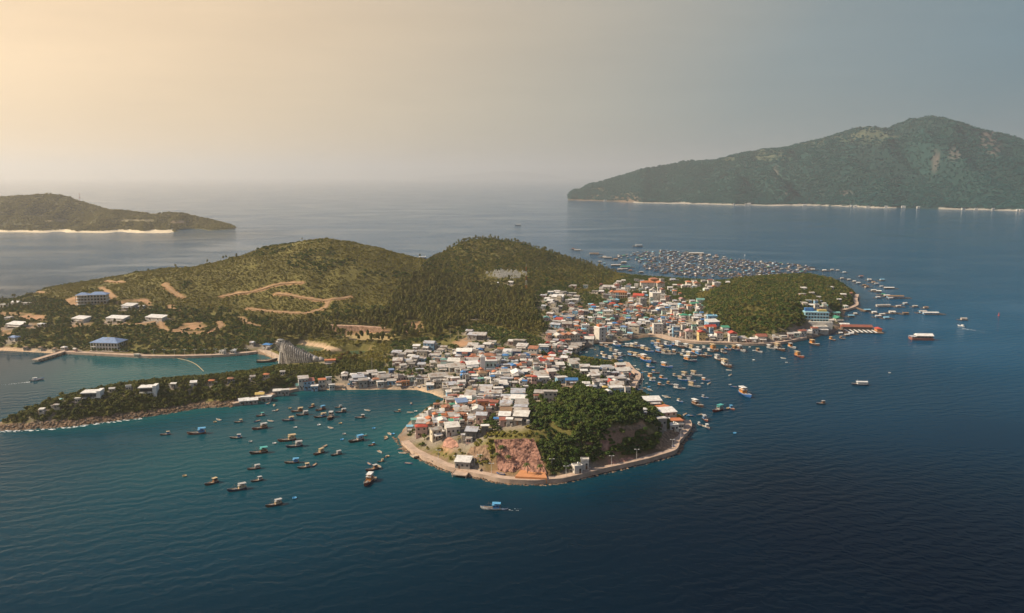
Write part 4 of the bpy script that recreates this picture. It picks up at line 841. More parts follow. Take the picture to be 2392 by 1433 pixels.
# where things may grow
HXY = np.array(HOUSES)
_hg = {}
for i, (x, y, r) in enumerate(HOUSES): _hg.setdefault((int(x // 20), int(y // 20)), []).append(i)
def clear_of_houses(x, y, pad):
    ok = np.ones(len(x), bool)
    for k in range(len(x)):
        a, b = int(x[k] // 20), int(y[k] // 20)
        for i in (-1, 0, 1):
            for j in (-1, 0, 1):
                for q in _hg.get((a + i, b + j), ()):
                    hx, hy, hr = HOUSES[q]
                    dx, dy = x[k] - hx, y[k] - hy
                    # also keep the line of sight to low roofs a little open on the near side
                    if dx * dx + dy * dy < (hr * .8 + pad) ** 2 or (abs(dx) < hr * .6 and -hr - 7 < dy < 0): ok[k] = False
    return ok
PROMX = None
def grow_mask(x, y):
    z = hgt(x, y); px, py = pix(x, y, z); s = shore(x, y)
    ok = (z > 1.2) & (s > 4)
    for k in CLEAR:
        for p in CLEAR[k]: ok &= ~inside(p, px, py)
    for r in ROADS: ok &= pdist(r, x, y) > 3.4
    for p in (POND_A, POND_B): ok &= sdf(p, x, y) < -4
    for f in KEEP_CLEAR: ok &= ~f(x, y, px, py)
    return ok, z, px, py, s
GREEN = [(1125, 897, 30, 14), (1205, 897, 34, 24), (1255, 893, 26, 16), (1360, 880, 45, 14), (1300, 900, 30, 12), (1410, 875, 16, 20), (1140, 985, 28, 10), (1130, 880, 14, 8), (1010, 840, 20, 8), (960, 870, 26, 8), (1080, 880, 12, 6), (1440, 700, 26, 10), (1560, 690, 30, 8), (1570, 705, 26, 7), (1600, 690, 30, 10),
         (1620, 730, 22, 8), (1500, 770, 10, 8), (1330, 755, 16, 10), (1380, 740, 12, 6), (1300, 715, 40, 14), (1330, 700, 20, 10), (1420, 770, 10, 5), (1600, 765, 12, 6), (1700, 775, 26, 6), (1640, 770, 12, 5), (1500, 705, 10, 6), (1350, 660, 60, 10), (1470, 655, 22, 8), (1240, 960, 10, 40), (1100, 985, 14, 6),
         (915, 850, 12, 12), (820, 880, 8, 8), (1010, 880, 8, 10), (1330, 860, 22, 8), (1270, 900, 14, 10), (1195, 1008, 55, 9), (1120, 1012, 24, 8), (1060, 1040, 26, 10), (1010, 1035, 16, 10)]
# ------------------------------------------------------------------ quays, cliffs, piers
KEEP_CLEAR = []
M_quay = material('pinkish quay concrete', (0.46, 0.345, 0.27), 0.9, 0.16, 0.25, 0.2, stain=(0.22, 0.16, 0.12), stain_amt=0.2)
M_rock = material('pink cut rock', (0.40, 0.22, 0.165), 0.95, 0.32, 0.45, 0.1, stain=(0.17, 0.095, 0.07), stain_amt=0.45)
M_rockb = material('brown shore rock', (0.26, 0.175, 0.115), 0.95, 0.35, 0.6, 0.1, stain=(0.09, 0.065, 0.045), stain_amt=0.5)
M_pale = material('pale stone', (0.50, 0.39, 0.30), 0.95, 0.25, 0.5, 0.1)
def coast_run(a, b):
    def near(q):
        w = P(*q)[:2]; return int(np.argmin(np.hypot(COAST[:, 0] - w[0], COAST[:, 1] - w[1])))
    i, j = near(a), near(b); return smooth_line(COAST[i:j + 1] if i <= j else COAST[j:i + 1][::-1], 5)
def strip(name, line, w, z, side=1, mat=M_quay, low=-2.5, parapet=0.0, kind='structure', out=0.4):
    tg = np.gradient(line, axis=0); tg /= np.hypot(tg[:, 0], tg[:, 1])[:, None]; nr = np.stack((-tg[:, 1], tg[:, 0]), -1) * side
    o, i = line - nr * out, line + nr * (w - out); rows = [(o, low), (o, z)]
    if parapet: rows = [(o, low), (o, z + parapet), (o + nr * .35, z + parapet), (o + nr * .36, z)]
    rows += [(i, z), (i, low)]
    X = np.stack([r[0][:, 0] for r in rows]); Y = np.stack([r[0][:, 1] for r in rows]); Z = np.stack([np.full(len(line), r[1]) for r in rows])
    me = grid_mesh(name, X, Y, Z, mat, False); ob = prop(link(name, me), kind=kind)
    KEEP_CLEAR.append(lambda x, y, px, py, L=line, d=w + 1.5: pdist(L, x, y) < d); return ob
PROM = coast_run((938, 1039), (1612, 990)); PROM = PROM + np.stack((fbm(PROM[:, 0], PROM[:, 1], 9, 3), fbm(PROM[:, 1], PROM[:, 0], 9, 3)), -1) * .9; strip('promenade', PROM, 4.4, 2.1, 1, parapet=.25)
strip('harbour_quay', coast_run((1514, 787), (1885, 793)), 6.0, 2.2, 1)
strip('inner_quay', coast_run((1459, 852), (1472, 912)), 4.0, 2.0, 1)
strip('lagoon_quay', coast_run((600, 827), (150, 827)), 4.5, 2.0, -1)
strip('spit_quay', coast_run((560, 947), (740, 910)), 3.5, 2.0, 1)
strip('east_path', coast_run((1974, 729), (2006, 692)), 4.5, 2.4, 1)
_d0 = PL([(598, 822), (612, 826), (630, 833), (655, 845)]); strip('stone_dike', smooth_line(_d0, 4), 5.0, 2.3, 1, M_pale)
def rock_face(name, left, right, ytop, ybot, mat, nu=110, nv=60, amp=1.5, label=None):
    us, vs_ = np.linspace(0, 1, nu), np.linspace(0, 1, nv); X, Y, Z = (np.zeros((nv, nu)) for _ in range(3))
    for j, v in enumerate(vs_):
        l, r = np.interp(v, np.linspace(0, 1, len(left)), left), np.interp(v, np.linspace(0, 1, len(right)), right)
        for i, u in enumerate(us):
            yt = np.interp(u, np.linspace(0, 1, len(ytop)), ytop); yb = np.interp(u, np.linspace(0, 1, len(ybot)), ybot)
            px, py = l + (r - l) * u, yt + (yb - yt) * v; p, t = G(px, py); X[j, i], Y[j, i], Z[j, i] = p
    S, H = np.meshgrid(us, vs_); ar = X + Z * .6
    edge = np.minimum(1, np.minimum(S, 1 - S) * 9) * np.minimum(1, np.minimum(H, 1 - H) * 9)
    n = (1 - np.abs(fbm(ar, Z * 2.2 + Y, 3.2, 4)) * 2) * .45 + np.round(fbm(X * 1.1 + Z * .7, Z * 2.0, 2.2, 3) * 4) / 4 * .9
    Y = Y - (n * amp) * edge; Z = Z + .25 + fbm(X, Y + Z, 3, 2) * .5 * edge; Z[0] -= 1.0; Y[0] += .6
    o = prop(link(name, grid_mesh(name, X, Y, Z, mat, False)), kind='structure')
    poly = [(left[0], ytop[0])] + [(left[0] + (right[0] - left[0]) * q, y) for q, y in zip(np.linspace(0, 1, len(ytop)), ytop)] + [(r, np.interp(q, (0, 1), (ytop[-1], ybot[-1]))) for q, r in zip(np.linspace(0, 1, len(right)), right)] + \
           [(left[-1] + (right[-1] - left[-1]) * q, y) for q, y in zip(np.linspace(1, 0, len(ybot)), ybot[::-1])] + [(r, np.interp(q, (0, 1), (ytop[0], ybot[0]))) for q, r in zip(np.linspace(1, 0, len(left)), left[::-1])]
    KEEP_CLEAR.append(lambda x, y, px, py, p=poly: inside(p, px, py + 2)); return o
def cut_face():
    nu, nv = 130, 70; us, vs_ = np.linspace(0, 1, nu), np.linspace(0, 1, nv); U, V = np.meshgrid(us, vs_)
    tl, tr, bl, br = P(1154, 1025, 16.2), P(1246, 1022, 17.3), P(1164, 1094, 2.6), P(1277, 1104, 2.4)
    Q = ((tl * (1 - U[..., None]) + tr * U[..., None]) * (1 - V[..., None]) + (bl * (1 - U[..., None]) + br * U[..., None]) * V[..., None]); X, Y, Z = Q[..., 0], Q[..., 1], Q[..., 2]
    dip = Z * 1.0 + X * .35; ledge = (dip / 2.1) % 1.0; strata = np.where(ledge < .78, ledge * .9, (1 - ledge) * 3.2) * .55
    blk = np.round(fbm(X * 1.0 + Z * .5, Z * 1.5, 2.6, 2) * 3) / 3 * .9 + fbm(X, Z, .9, 3) * .35 + fbm(X, Z, 7, 2) * .9
    rub = sstep(.72, 1.0, V) * 2.4 * (1 + .6 * fbm(X, Z, 1.6, 2)); Y = Y - .4 - strata - blk * .8 - rub; Z = Z + fbm(X, Y + Z, 2.5, 2) * .35; Z[0] -= .8; Y[0] += 1.5
    top = 6 * fbm(X[0], X[0] * 0, 9, 2); prop(link('rock_face', grid_mesh('rock_face', X, Y, Z, M_rock, False)), kind='structure')
    KEEP_CLEAR.append(lambda x, y, px, py: inside([(1148, 1024), (1248, 1022), (1282, 1108), (1158, 1100)], px, py + 2))
cut_face()
rock_face('rock_face', [1042, 1036, 1034], [1056, 1068, 1072], [1024, 1020, 1026], [1046, 1050, 1046], M_rock, 24, 16, .8)
rock_face('rock_face', [1555, 1540, 1530], [1590, 1586, 1578], [1006, 1004, 1010], [1052, 1056, 1058], M_rockb, 30, 26, 1.0)
rock_face('rock_face', [1406, 1402], [1424, 1430], [1034, 1032], [1058, 1056], M_rock, 18, 16, .8)
rock_face('rock_face', [1420, 1422], [1478, 1490], [1078, 1070], [1094, 1084], M_rock, 30, 12, .7)
rock_face('rock_face', [1100, 1085], [1140, 1148], [1046, 1040], [1076, 1086], M_rockb, 30, 22, 1.0)
rock_face('rock_face', [1425, 1430], [1505, 1512], [1003, 992], [1013, 1006], M_rockb, 34, 10, .5)
# boulders along the shore of the spit and round the headland
M_boul = [material('boulder', (0.19, 0.125, 0.08), 0.95, 0.3, 1.2, 0.1), material('wet boulder', (0.10, 0.075, 0.055), 0.6, 0.3, 1.2, 0.3), material('pale boulder', (0.28, 0.19, 0.125), 0.95, 0.3, 1.2, 0.1)]
def boulder_mesh(seed, mat):
    g = np.random.default_rng(seed); bm = bmesh.new(); bmesh.ops.create_icosphere(bm, subdivisions=1, radius=1.0)
    for v in bm.verts: v.co *= g.uniform(.65, 1.15); v.co.z *= .7
    me = bpy.data.meshes.new('boulder'); bm.to_mesh(me); bm.free(); me.materials.append(mat); return me
BOUL = [proto('boulder', boulder_mesh(i, M_boul[i % 3])) for i in range(9)]
def shore_points(a, b, n, lo, hi):
    L = coast_run(a, b); k = rng.integers(0, len(L) - 1, n); u = rng.uniform(0, 1, n)[:, None]
    p = L[k] * (1 - u) + L[k + 1] * u; tg = L[k + 1] - L[k]; tg /= np.maximum(np.hypot(tg[:, 0], tg[:, 1]), .01)[:, None]; off = rng.uniform(lo, hi, n)[:, None]
    p = p + np.stack((-tg[:, 1], tg[:, 0]), -1) * off; return np.stack((p[:, 0], p[:, 1], np.maximum(hgt(p[:, 0], p[:, 1]), -.25)), -1)
_b = np.concatenate([shore_points((-40, 1003), (545, 950), 2400, -1.5, 5.0), shore_points((927, 1021), (1613, 1006), 1300, -2.2, -.3), shore_points((150, 827), (600, 827), 120, -1, 0.5)])
scatter('shore_boulders', _b, (.22 + 1.1 * rng.uniform(0, 1, len(_b)) ** 2.6), rng.uniform(.7, 1.2, len(_b)), BOUL, 'brown boulders and rubble lying along the rocky shore', 'boulders')
# surf breaking on the rocks of the spit: low ragged patches of foam on the water
M_foam = material('white foam', (0.72, 0.74, 0.74), 0.9, 0.1, 2.0, 0.2)
fm = MB()
for p in shore_points((-40, 1003), (330, 975), 130, -4.5, -1.2):
    n = 7; a0 = rnd.uniform(0, 6); r = rnd.uniform(.25, 1.1)
    ring = [(p[0] + math.cos(a0 + k * .9) * r * rnd.uniform(.5, 1.9), p[1] + math.sin(a0 + k * .9) * r * rnd.uniform(.25, .7), .06) for k in range(n)]
    fm.add([(p[0], p[1], .16)] + ring, [(0, 1 + k, 1 + (k + 1) % n) for k in range(n)])
prop(link('surf_foam', fm.mesh('surf_foam', M_foam)), 'white surf breaking along the rocky tip of the spit', 'foam', kind='stuff')

def pier(name, a, b, w, z, label, piles=True, mat=M_quay):
    a, b = P(*a)[:2], P(*b)[:2]; d = b - a; L = float(np.hypot(*d)); root = link(name, None, None, (a[0], a[1], 0), math.atan2(d[1], d[0]))
    link('deck', MB().box(0, L, -w / 2, w / 2, z - .5, z).mesh('deck', mat), root)
    for s in (-1, 1):
        link('kerb', MB().box(0, L, s * (w / 2 - .12) - .12, s * (w / 2 - .12) + .12, z, z + .22).mesh('kerb', mat), root)
    if piles:
        pm = MB().bar((0, 0, -3), (0, 0, z - .5), .28, 7).mesh('pile', M_conc)
        for k in range(int(L / 5) + 1):
            for s in (-1, 1): link('pile', pm, root, (min(k * 5 + 1, L - .5), s * (w / 2 - .5), 0))
    prop(root, label, 'pier'); return root
pier('pier', (152, 825), (82, 846), 6, 2.0, 'long straight concrete pier running into the lagoon from the beach')
pier('landing_stage', (1086, 1100), (1072, 1117), 8, 1.7, 'square concrete landing stage on piles off the headland promenade')
pier('stone_groyne', (983, 1066), (962, 1071), 4, 1.3, 'short low stone groyne below the headland promenade', False, M_pale)
pier('footbridge', (2000, 722), (2022, 730), 2.5, 1.6, 'narrow footbridge from the east path to the floating huts', True, M_wood)
pier('boat_ramp', (1388, 803), (1446, 806), 3, 1.4, 'thin pale jetty across the mouth of the inner harbour')

# orange sports court under the rock cut, field wall
cq = [P(1216, 1098, 3.1), P(1271, 1099, 3.1), P(1278, 1117, 3.1), P(1203, 1113, 3.1)]
M_court = material('orange court', (0.52, 0.24, 0.115), 0.9, 0.08, 0.3, 0.15)
cb = MB().hexa([(q[0], q[1], 0) for q in cq[::-1]], [(q[0], q[1], 3.1) for q in cq[::-1]]); co = link('sports_court', cb.mesh('sports_court', M_court)); prop(co, 'bright orange paved court at the foot of the pink rock cut', 'court')
KEEP_CLEAR.append(lambda x, y, px, py: inside([(1195, 1092), (1278, 1094), (1290, 1130), (1190, 1128)], px, py))
KEEP_CLEAR.append(lambda x, y, px, py: inside([(1100, 1085), (1200, 1100), (1200, 1128), (1100, 1110)], px, py) & (rng.uniform(0, 1, len(x)) < .85))
wl = smooth_line([G(a, b)[0][:2] for a, b in ((748, 770), (790, 773), (840, 776), (898, 779))], 6)
X = np.stack([wl[:, 0]] * 3); Y = np.stack([wl[:, 1], wl[:, 1] + .5, wl[:, 1] + 5]); hb = float(hgt(wl[:, 0], wl[:, 1]).mean()); Z = np.stack([np.full(len(wl), hb - 2), np.full(len(wl), hb + 4.6), np.full(len(wl), hb + 4.8)])
prop(link('retaining_wall', grid_mesh('retaining_wall', X, Y, Z, material('masonry', (0.42, 0.28, 0.20), .95, .4, .5, .1, stain=(.2, .12, .08), stain_amt=.4), False)), 'long pinkish stone retaining wall behind the sandy playing field', 'wall')

# ------------------------------------------------------------------ larger buildings
def win_grid(root, w, d, z0, dz, rows, cols, front=True, left=True, size=(1.2, 1.3), ncl=3, right=False):
    for r in range(rows):
        z = z0 + r * dz
        if front:
            for c in range(cols):
                o = link('window', WINM, root, ((c + .5) / cols * w - w / 2, -d / 2, z)); o.scale = (size[0], 1, size[1])
        for s, on in ((-1, left), (1, right)):
            if on:
                for c in range(ncl):
                    o = link('window', WINM, root, (s * w / 2, (c + .5) / ncl * d - d / 2, z), R(90)); o.scale = (size[0], 1, size[1])
def columns(root, w, d, n, z0, z1, r=.22, mat=None):
    cm = MB().bar((0, 0, z0), (0, 0, z1), r, 6).mesh('column', mat or M_white)
    for i in range(n): link('column', cm, root, ((i / (n - 1) - .5) * w, -d / 2, 0))
def clear_box(c, r): HOUSES.append((c[0], c[1], r))
def slab(root, name, x0, x1, y0, y1, z0, z1, mat): return link(name, MB().box(x0, x1, y0, y1, z0, z1).mesh(name, mat), root)
# villa with the blue hipped roof
c, _ = G(245, 822); r = link('blue_roofed_villa', None, None, (c[0], c[1] + 8, 2.6), R(-6)); clear_box((c[0], c[1] + 8), 19)
slab(r, 'wall', -11, 11, -6, 6, -3, 6.6, WL['cream']); link('roof', roof_mesh('hip', 25, 15, 6.9, RF['s'][0]), r)
slab(r, 'floor_slab', -12.4, 12.4, -7.4, -6.002, 3.0, 3.35, M_white); slab(r, 'floor_slab', -12.4, 12.4, -7.4, -6.002, 6.5, 6.88, M_white)
columns(r, 24, 14.4, 10, -2, 6.5); win_grid(r, 22, 12, 1.6, 3.4, 2, 8, ncl=4, right=True, size=(1.5, 1.9)); slab(r, 'terrace', 12.0, 22, -7, 3, -3, 1.3, M_white); slab(r, 'terrace', -12.4, 22, -9.5, -7.402, -3, 0.2, M_conc)
prop(r, 'two-storey cream villa with hipped blue roof on the lagoon shore', 'villa')
# hillside resort block with blue roof
c, _ = G(218, 710); r = link('resort_block', None, None, (c[0], c[1], c[2]), R(10)); clear_box(c, 22)
for s in range(3): slab(r, 'floor_slab', -15, 15, -6, 6, s * 3.1 - .1, s * 3.1 + .25, M_white)
slab(r, 'floor_slab', -15, 15, -6, 6, 9.2, 9.5, M_white); slab(r, 'wall', -14, 14, -3.5, 5.5, -4, 9.19, WL['cream'])
columns(r, 29, 11.6, 11, -3, 9.2, .25, WL['cream']); win_grid(r, 28, 7, 1.6, 3.1, 3, 9, left=False, size=(1.7, 1.9))
link('roof', roof_mesh('hip', 18, 11, 9.6, RF['s'][0]), r, (6, 0, 0)); link('roof', roof_mesh('hip', 12, 9, 9.55, RF['s'][0]), r, (-9, 0, 0))
prop(r, 'three-storey resort block with blue hipped roofs on the western hill', 'building')
# light blue hotel on the harbour's east end
c, _ = G(1908, 762); r = link('blue_hotel', None, None, (c[0], c[1] + 5, c[2]), R(-6)); clear_box((c[0], c[1] + 5), 14)
M_cyan = wallm('light blue wall', (0.30, 0.56, 0.66)); hw = 22
slab(r, 'wall', -hw / 2, hw / 2, -5, 5, -3, 12.6, M_cyan); slab(r, 'wall', -hw / 2 + .5, hw / 2 + 3, -9.5, -5.002, -3, 4.2, WL['white'])
for s in range(1, 5): bl_ = slab(r, 'balcony', -hw / 2 - .2, hw / 2 + .2, -6.0, -5.003, s * 3.1 - .1, s * 3.1 + .15, M_white); slab(bl_, 'railing', -hw / 2 - .2, hw / 2 + .2, -6.0, -5.9, s * 3.1 + .152, s * 3.1 + .95, M_cyan)
win_grid(r, hw, 10, 4.9, 3.1, 3, 8, ncl=3, right=True, size=(1.4, 1.6)); slab(r, 'parapet', -hw / 2, hw / 2, -5, 5, 12.602, 13.1, M_cyan); slab(r, 'stair_tower', -hw / 2 + 1, -hw / 2 + 9, 0, 4.6, 13.11, 16, RF['b'][0]); slab(r, 'roof_shelter', 2, hw / 2 - 1, -2, 4, 13.11, 14.6, RF['y'][0])
prop(r, 'four-storey light blue hotel block beneath the east hill', 'hotel')
# tall white block at the harbour head
c, _ = G(1402, 800); r = link('white_tower_block', None, None, (c[0], c[1] + 3, 1.4), R(28)); clear_box(c, 7)
slab(r, 'wall', -3.6, 3.6, -4.2, 4.2, -3, 12.6, WL['white']); slab(r, 'parapet', -3.7, 3.7, -4.3, 4.3, 12.602, 13.3, M_white)
for s in range(4): bl_ = slab(r, 'balcony', 3.602, 5.0, -4, 4, s * 3.1 + 1.9, s * 3.1 + 2.1, M_white); slab(bl_, 'railing', 4.9, 5.0, -4, 4, s * 3.1 + 2.102, s * 3.1 + 3.0, WL['cream'])
win_grid(r, 7.2, 8.4, 2.2, 3.1, 4, 1, left=False, right=True, ncl=3, size=(1.3, 1.7)); slab(r, 'roof_hut', -2, 1.5, -1, 3, 13.31, 15.4, RF['o'][0])
prop(r, 'tall narrow white block of four storeys at the head of the harbour', 'building')
# white and mint temple
c, _ = G(1142, 870); r = link('white_temple', None, None, (c[0], c[1] + 5, c[2]), R(6)); clear_box(c, 10)
slab(r, 'wall', -5.5, 5.5, -4.5, 6, -4, 7.6, WL['mint']); slab(r, 'parapet', -5.7, 5.7, -4.7, 6.2, 7.602, 8.4, M_white); slab(r, 'gate_tower', -6.9, -3.2, -6.3, -4.702, -4, 11.5, M_white)
b = MB().add([(-7.3, -6.5, 11.5), (-2.8, -6.5, 11.5), (-2.8, -4.4, 11.5), (-7.3, -4.4, 11.5), (-5.05, -5.4, 13.8)], [(3, 2, 1, 0), (0, 1, 4), (1, 2, 4), (2, 3, 4), (3, 0, 4)]); link('spire', b.mesh('spire', M_white), r)
slab(r, 'porch', -2.6, 5.9, -7.5, -4.702, -4, 3.0, M_white); win_grid(r, 11, 9, 5.0, 3, 1, 4, size=(1.2, 2.0)); link('roof', roof_mesh('gable', 6, 4, 8.42, RF['r'][1]), r, (1.5, 1, 0))
prop(r, 'white and mint temple with a gate tower in the middle of the town', 'temple')
# long white hall with red gables beside the tower block
c, _ = G(1325, 800); r = link('long_white_hall', None, None, (c[0], c[1] + 3, c[2]), R(16)); clear_box(c, 12)
slab(r, 'wall', -11, 11, -4, 4, -4, 6.2, WL['cream'])
for k in range(4): link('roof', roof_mesh('gabley', 5.2, 8.2, 6.22 + .01 * k, RF['o'][1] if k in (1, 2) else RF['w'][1]), r, (-8.2 + k * 5.5, 0, 0))
win_grid(r, 22, 8, 1.6, 3.0, 2, 9, size=(.9, 1.4)); prop(r, 'long two-storey cream hall with small gables near the inner harbour', 'building')
# orange school below the northern trees
c, _ = G(1449, 697); r = link('orange_school', None, None, (c[0], c[1] + 4, c[2]), R(-4)); clear_box(c, 10)
slab(r, 'wall', -8, 8, -4, 4, -4, 6.4, WL['orange']); link('roof', roof_mesh('hip', 16, 8, 6.5, RF['o'][0]), r); slab(r, 'gallery', -8, 8, -5.6, -4.002, 3.0, 3.3, M_white); columns(r, 15.6, 11, 7, -2, 6.4, .2, WL['cream']); win_grid(r, 16, 8, 1.6, 3.2, 2, 6)
link('roof', roof_mesh('gabley', 5, 9, 6.6, RF['o'][0]), r, (-8.8, 1, 0)); slab(r, 'wall', -11.4, -8.002, -3.6, 5.2, -4, 6.5, WL['cream']); prop(r, 'orange two-storey school with hipped tile roof among northern trees', 'school')
# modern villas on the spit
def flat_villa(name, px, py, w, d, rz, label):
    c, _ = G(px, py, 4); r = link(name, None, None, tuple(c), R(rz)); clear_box(c, max(w, d) * .45)
    slab(r, 'wall', -w / 2, w / 2, -d / 2, d / 2, -5, 3.6, WL['white']); slab(r, 'roof', -w / 2 - .8, w / 2 + .8, -d / 2 - 1.2, d / 2 + .6, 3.602, 4.0, RF['w'][0]); slab(r, 'balcony', -w / 2, w / 2, -d / 2 - 1.2, -d / 2 - .002, .2, .45, M_white)
    slab(r, 'side_wing', w / 2 + .002, w / 2 + w * .3, -d / 2 - .6, d / 2, -5, 4.8, M_white); win_grid(r, w, d, 2.0, 2.8, 1, 4, size=(2.0, 1.9)); prop(r, label, 'villa'); return r
flat_villa('spit_villa', 213, 914, 8.5, 7, 8, 'white flat-roofed villa beside a pool near the tip of the spit')
flat_villa('spit_villa', 344, 902, 8, 6, 8, 'white two-storey flat-roofed villa among trees midway along the spit')
c, _ = G(163, 936); r = link('swimming_pool', None, None, (c[0], c[1], c[2] + .2), R(8)); clear_box(c, 8)
slab(r, 'pool_deck', -8.5, 8.5, -4, 4, -5, .5, M_pale); slab(r, 'pool_water', -7, 7, -2.8, 2.8, .2, .56, material('pool water', (0.25, 0.55, 0.60), .08, .05, 1, .5)); prop(r, 'pale blue swimming pool in front of the white villa on the spit', 'pool')

# ------------------------------------------------------------------ the ship-shaped aquarium
c, _ = G(694, 848); r = link('ship_aquarium', None, None, (c[0], c[1] + 3, 2.2), R(-4)); clear_box((c[0], c[1] + 3), 20); KEEP_CLEAR.append(lambda x, y, px, py: inside([(640, 840), (765, 838), (765, 853), (645, 856)], px, py))
M_ship = material('weathered grey plaster', (0.42, 0.39, 0.36), 0.95, 0.35, 0.9, 0.15, stain=(0.16, 0.145, 0.13), stain_amt=0.5)
xs = np.linspace(-13.5, 17, 44); top = np.interp(xs, [-13.5, -12, -10.5, -8, -4, 0, 4, 8, 12, 17], [13.0, 17.5, 16.5, 15.6, 14.6, 12.6, 10.6, 8.6, 7.6, 4.0]); wid = np.interp(xs, [-13.5, -11, -6, 0, 8, 13, 17], [1.0, 2.6, 4.6, 5.6, 5.4, 4.2, 1.0])
an = np.linspace(0, math.pi, 15); X = np.repeat(xs[:, None], 15, 1) - 1.2 * np.sin(an)[None] * (xs[:, None] < -8); Y = -np.cos(an)[None] * wid[:, None] * (0.75 + .25 * np.sin(an)[None]); Z = np.sin(an)[None] ** .75 * top[:, None] - 2.2 * (np.sin(an)[None] < .01)
Y = Y + .45 * fbm(X * 1, Z * 1, 2.0, 3); Z = Z + .5 * fbm(X, Y + Z, 1.6, 3) * (Z > 1)
link('hull', grid_mesh('hull', X, Y, Z, M_ship, False), r)
for k in range(13):                              # fins sweeping down its near side
    x = -10.5 + k * 1.75; t_ = float(np.interp(x, xs, top)); w_ = float(np.interp(x, xs, wid)); b = MB(); p0 = None
    for q in range(7):
        u = q / 6; p = Vector((x - 1.6 * u * (1 - u) * 2 + 1.8 * u, -w_ * (.35 + .75 * math.sin(u * 1.57)) - .35, t_ * math.cos(u * 1.5) + .2))
        if p0 is not None: b.bar(p0, p, .62 - .05 * q, 5, .56 - .05 * q)
        p0 = p
    link('rib', b.mesh('rib', M_ship), r)
b = MB()
for k in range(9): a = -1.2 + k * .14; b.bar((-12.4, 0, 9), (-12.4 + math.sin(a) * 7.5, -.6, 10 + math.cos(a) * (6.5 + .8 * (k % 2))), .35, 5, .16)
link('prow_crest', b.mesh('prow_crest', M_ship), r)
for k in range(9):                               # ragged sail-like fins standing along the back
    x = -11 + k * 2.6; t_ = float(np.interp(x, xs, top)); w_ = float(np.interp(x, xs, wid)); q = random.Random(k)
    b = MB(); h_ = q.uniform(1.5, 3.4); pr = [(x - 1.5, t_ * .55), (x + 1.7, t_ * .5), (x + 1.1 + q.uniform(-.4, .4), t_ + h_ * .4), (x + q.uniform(-.6, .6), t_ + h_), (x - 1.0, t_ + h_ * .5)]; yy = -w_ * q.uniform(.1, .5)
    b.add([(a, yy - .25, c_) for a, c_ in pr] + [(a, yy + .25, c_) for a, c_ in pr], [(0, 1, 2, 3, 4), (9, 8, 7, 6, 5)] + [(i, i + 5, (i + 1) % 5 + 5, (i + 1) % 5) for i in range(5)])
    link('sail_fin', b.mesh('sail_fin', M_ship), r)
b = MB(); b.bar((-14.6, -2.2, -1), (-13.6, -1.6, 10), 1.0, 8, .5); link('figurehead', b.mesh('figurehead', M_white), r)
bm = bmesh.new(); bmesh.ops.create_icosphere(bm, subdivisions=2, radius=3.4)
for v in bm.verts: v.co *= 1 + .12 * math.sin(v.co.x * 3) * math.cos(v.co.y * 2.3); v.co.z *= .9
me = bpy.data.meshes.new('dome'); bm.to_mesh(me); bm.free(); me.materials.append(M_ship); link('dome', me, r, (14, -1, 4.2)); link('dome', me, r, (18, 0.5, 3.0))
prop(r, 'grey ship-shaped aquarium with ribbed plaster sides at the lagoon end', 'aquarium')

# ------------------------------------------------------------------ masts, lamps, graves
M_red, M_steel = material('red paint', (0.5, 0.07, 0.04), .6), material('grey steel', (0.45, 0.45, 0.45), .5, .05, 1, .4, .3)
def lattice(name, base, H, w, label):
    r = link(name, None, None, tuple(base)); n = 6
    for k in range(n):
        z0, z1 = H * k / n, H * (k + 1) / n; a, b2 = w * (1 - .75 * k / n), w * (1 - .75 * (k + 1) / n); m = MB(); cs = [(1, 1), (-1, 1), (-1, -1), (1, -1)]
        for i, (sx, sy) in enumerate(cs):
            tx, ty = cs[(i + 1) % 4]; m.bar((sx * a, sy * a, z0), (sx * b2, sy * b2, z1), .1 * w, 4); m.bar((sx * a, sy * a, z0), (tx * b2, ty * b2, z1), .06 * w, 4); m.bar((sx * b2, sy * b2, z1), (tx * b2, ty * b2, z1), .06 * w, 4)
        link('mast_section', m.mesh('mast_section', M_red if k % 2 else M_white), r)
    link('antenna', MB().bar((0, 0, H), (0, 0, H * 1.12), .1 * w, 4).mesh('antenna', M_steel), r); prop(r, label, 'mast'); return r
c, _ = G(1229, 688); lattice('radio_mast', c, 31, 1.3, 'red and white lattice radio mast above the town\'s western trees')
b_ = T(187, 474, 2600); lattice('radio_mast', (b_[0], b_[1], b_[2] - 2), 32, 1.6, 'thin radio mast on the ridge of the hill island')
def lamp(px, py, Hh, label):
    c, _ = G(px, py); z = max(c[2], 2.5); r = link('lamp_post', None, None, (c[0], c[1], z))
    link('pole', MB().bar((0, 0, -1), (0, 0, Hh), .10, 6, .06).mesh('pole', M_white), r); arm_ = link('arm', MB().bar((-.9, 0, Hh - .1), (.9, 0, Hh - .1), .06, 5).mesh('arm', M_white), r)
    hm_ = MB().box(-.35, .35, -.2, .2, -.12, .1).mesh('lamp_head', M_white)
    for s in (-1, 1): link('lamp_head', hm_, arm_, (s * 1.0, 0, Hh - .05))
    later(px, r, 'white twin-armed lamp post', label, 'lamp post', 'lamp posts on the headland promenade')
for px, py in ((1066, 1092), (1098, 1094), (1109, 1089), (1120, 1084), (1148, 1109), (1289, 1095), (1322, 1119), (1428, 1096), (1487, 1078), (1570, 1056), (1024, 1078), (1590, 1030)): lamp(px, py, 5.0, 'on the headland promenade')
for px in range(360, 580, 24): lamp(px, 834, 4.5, 'along the lagoon quay')
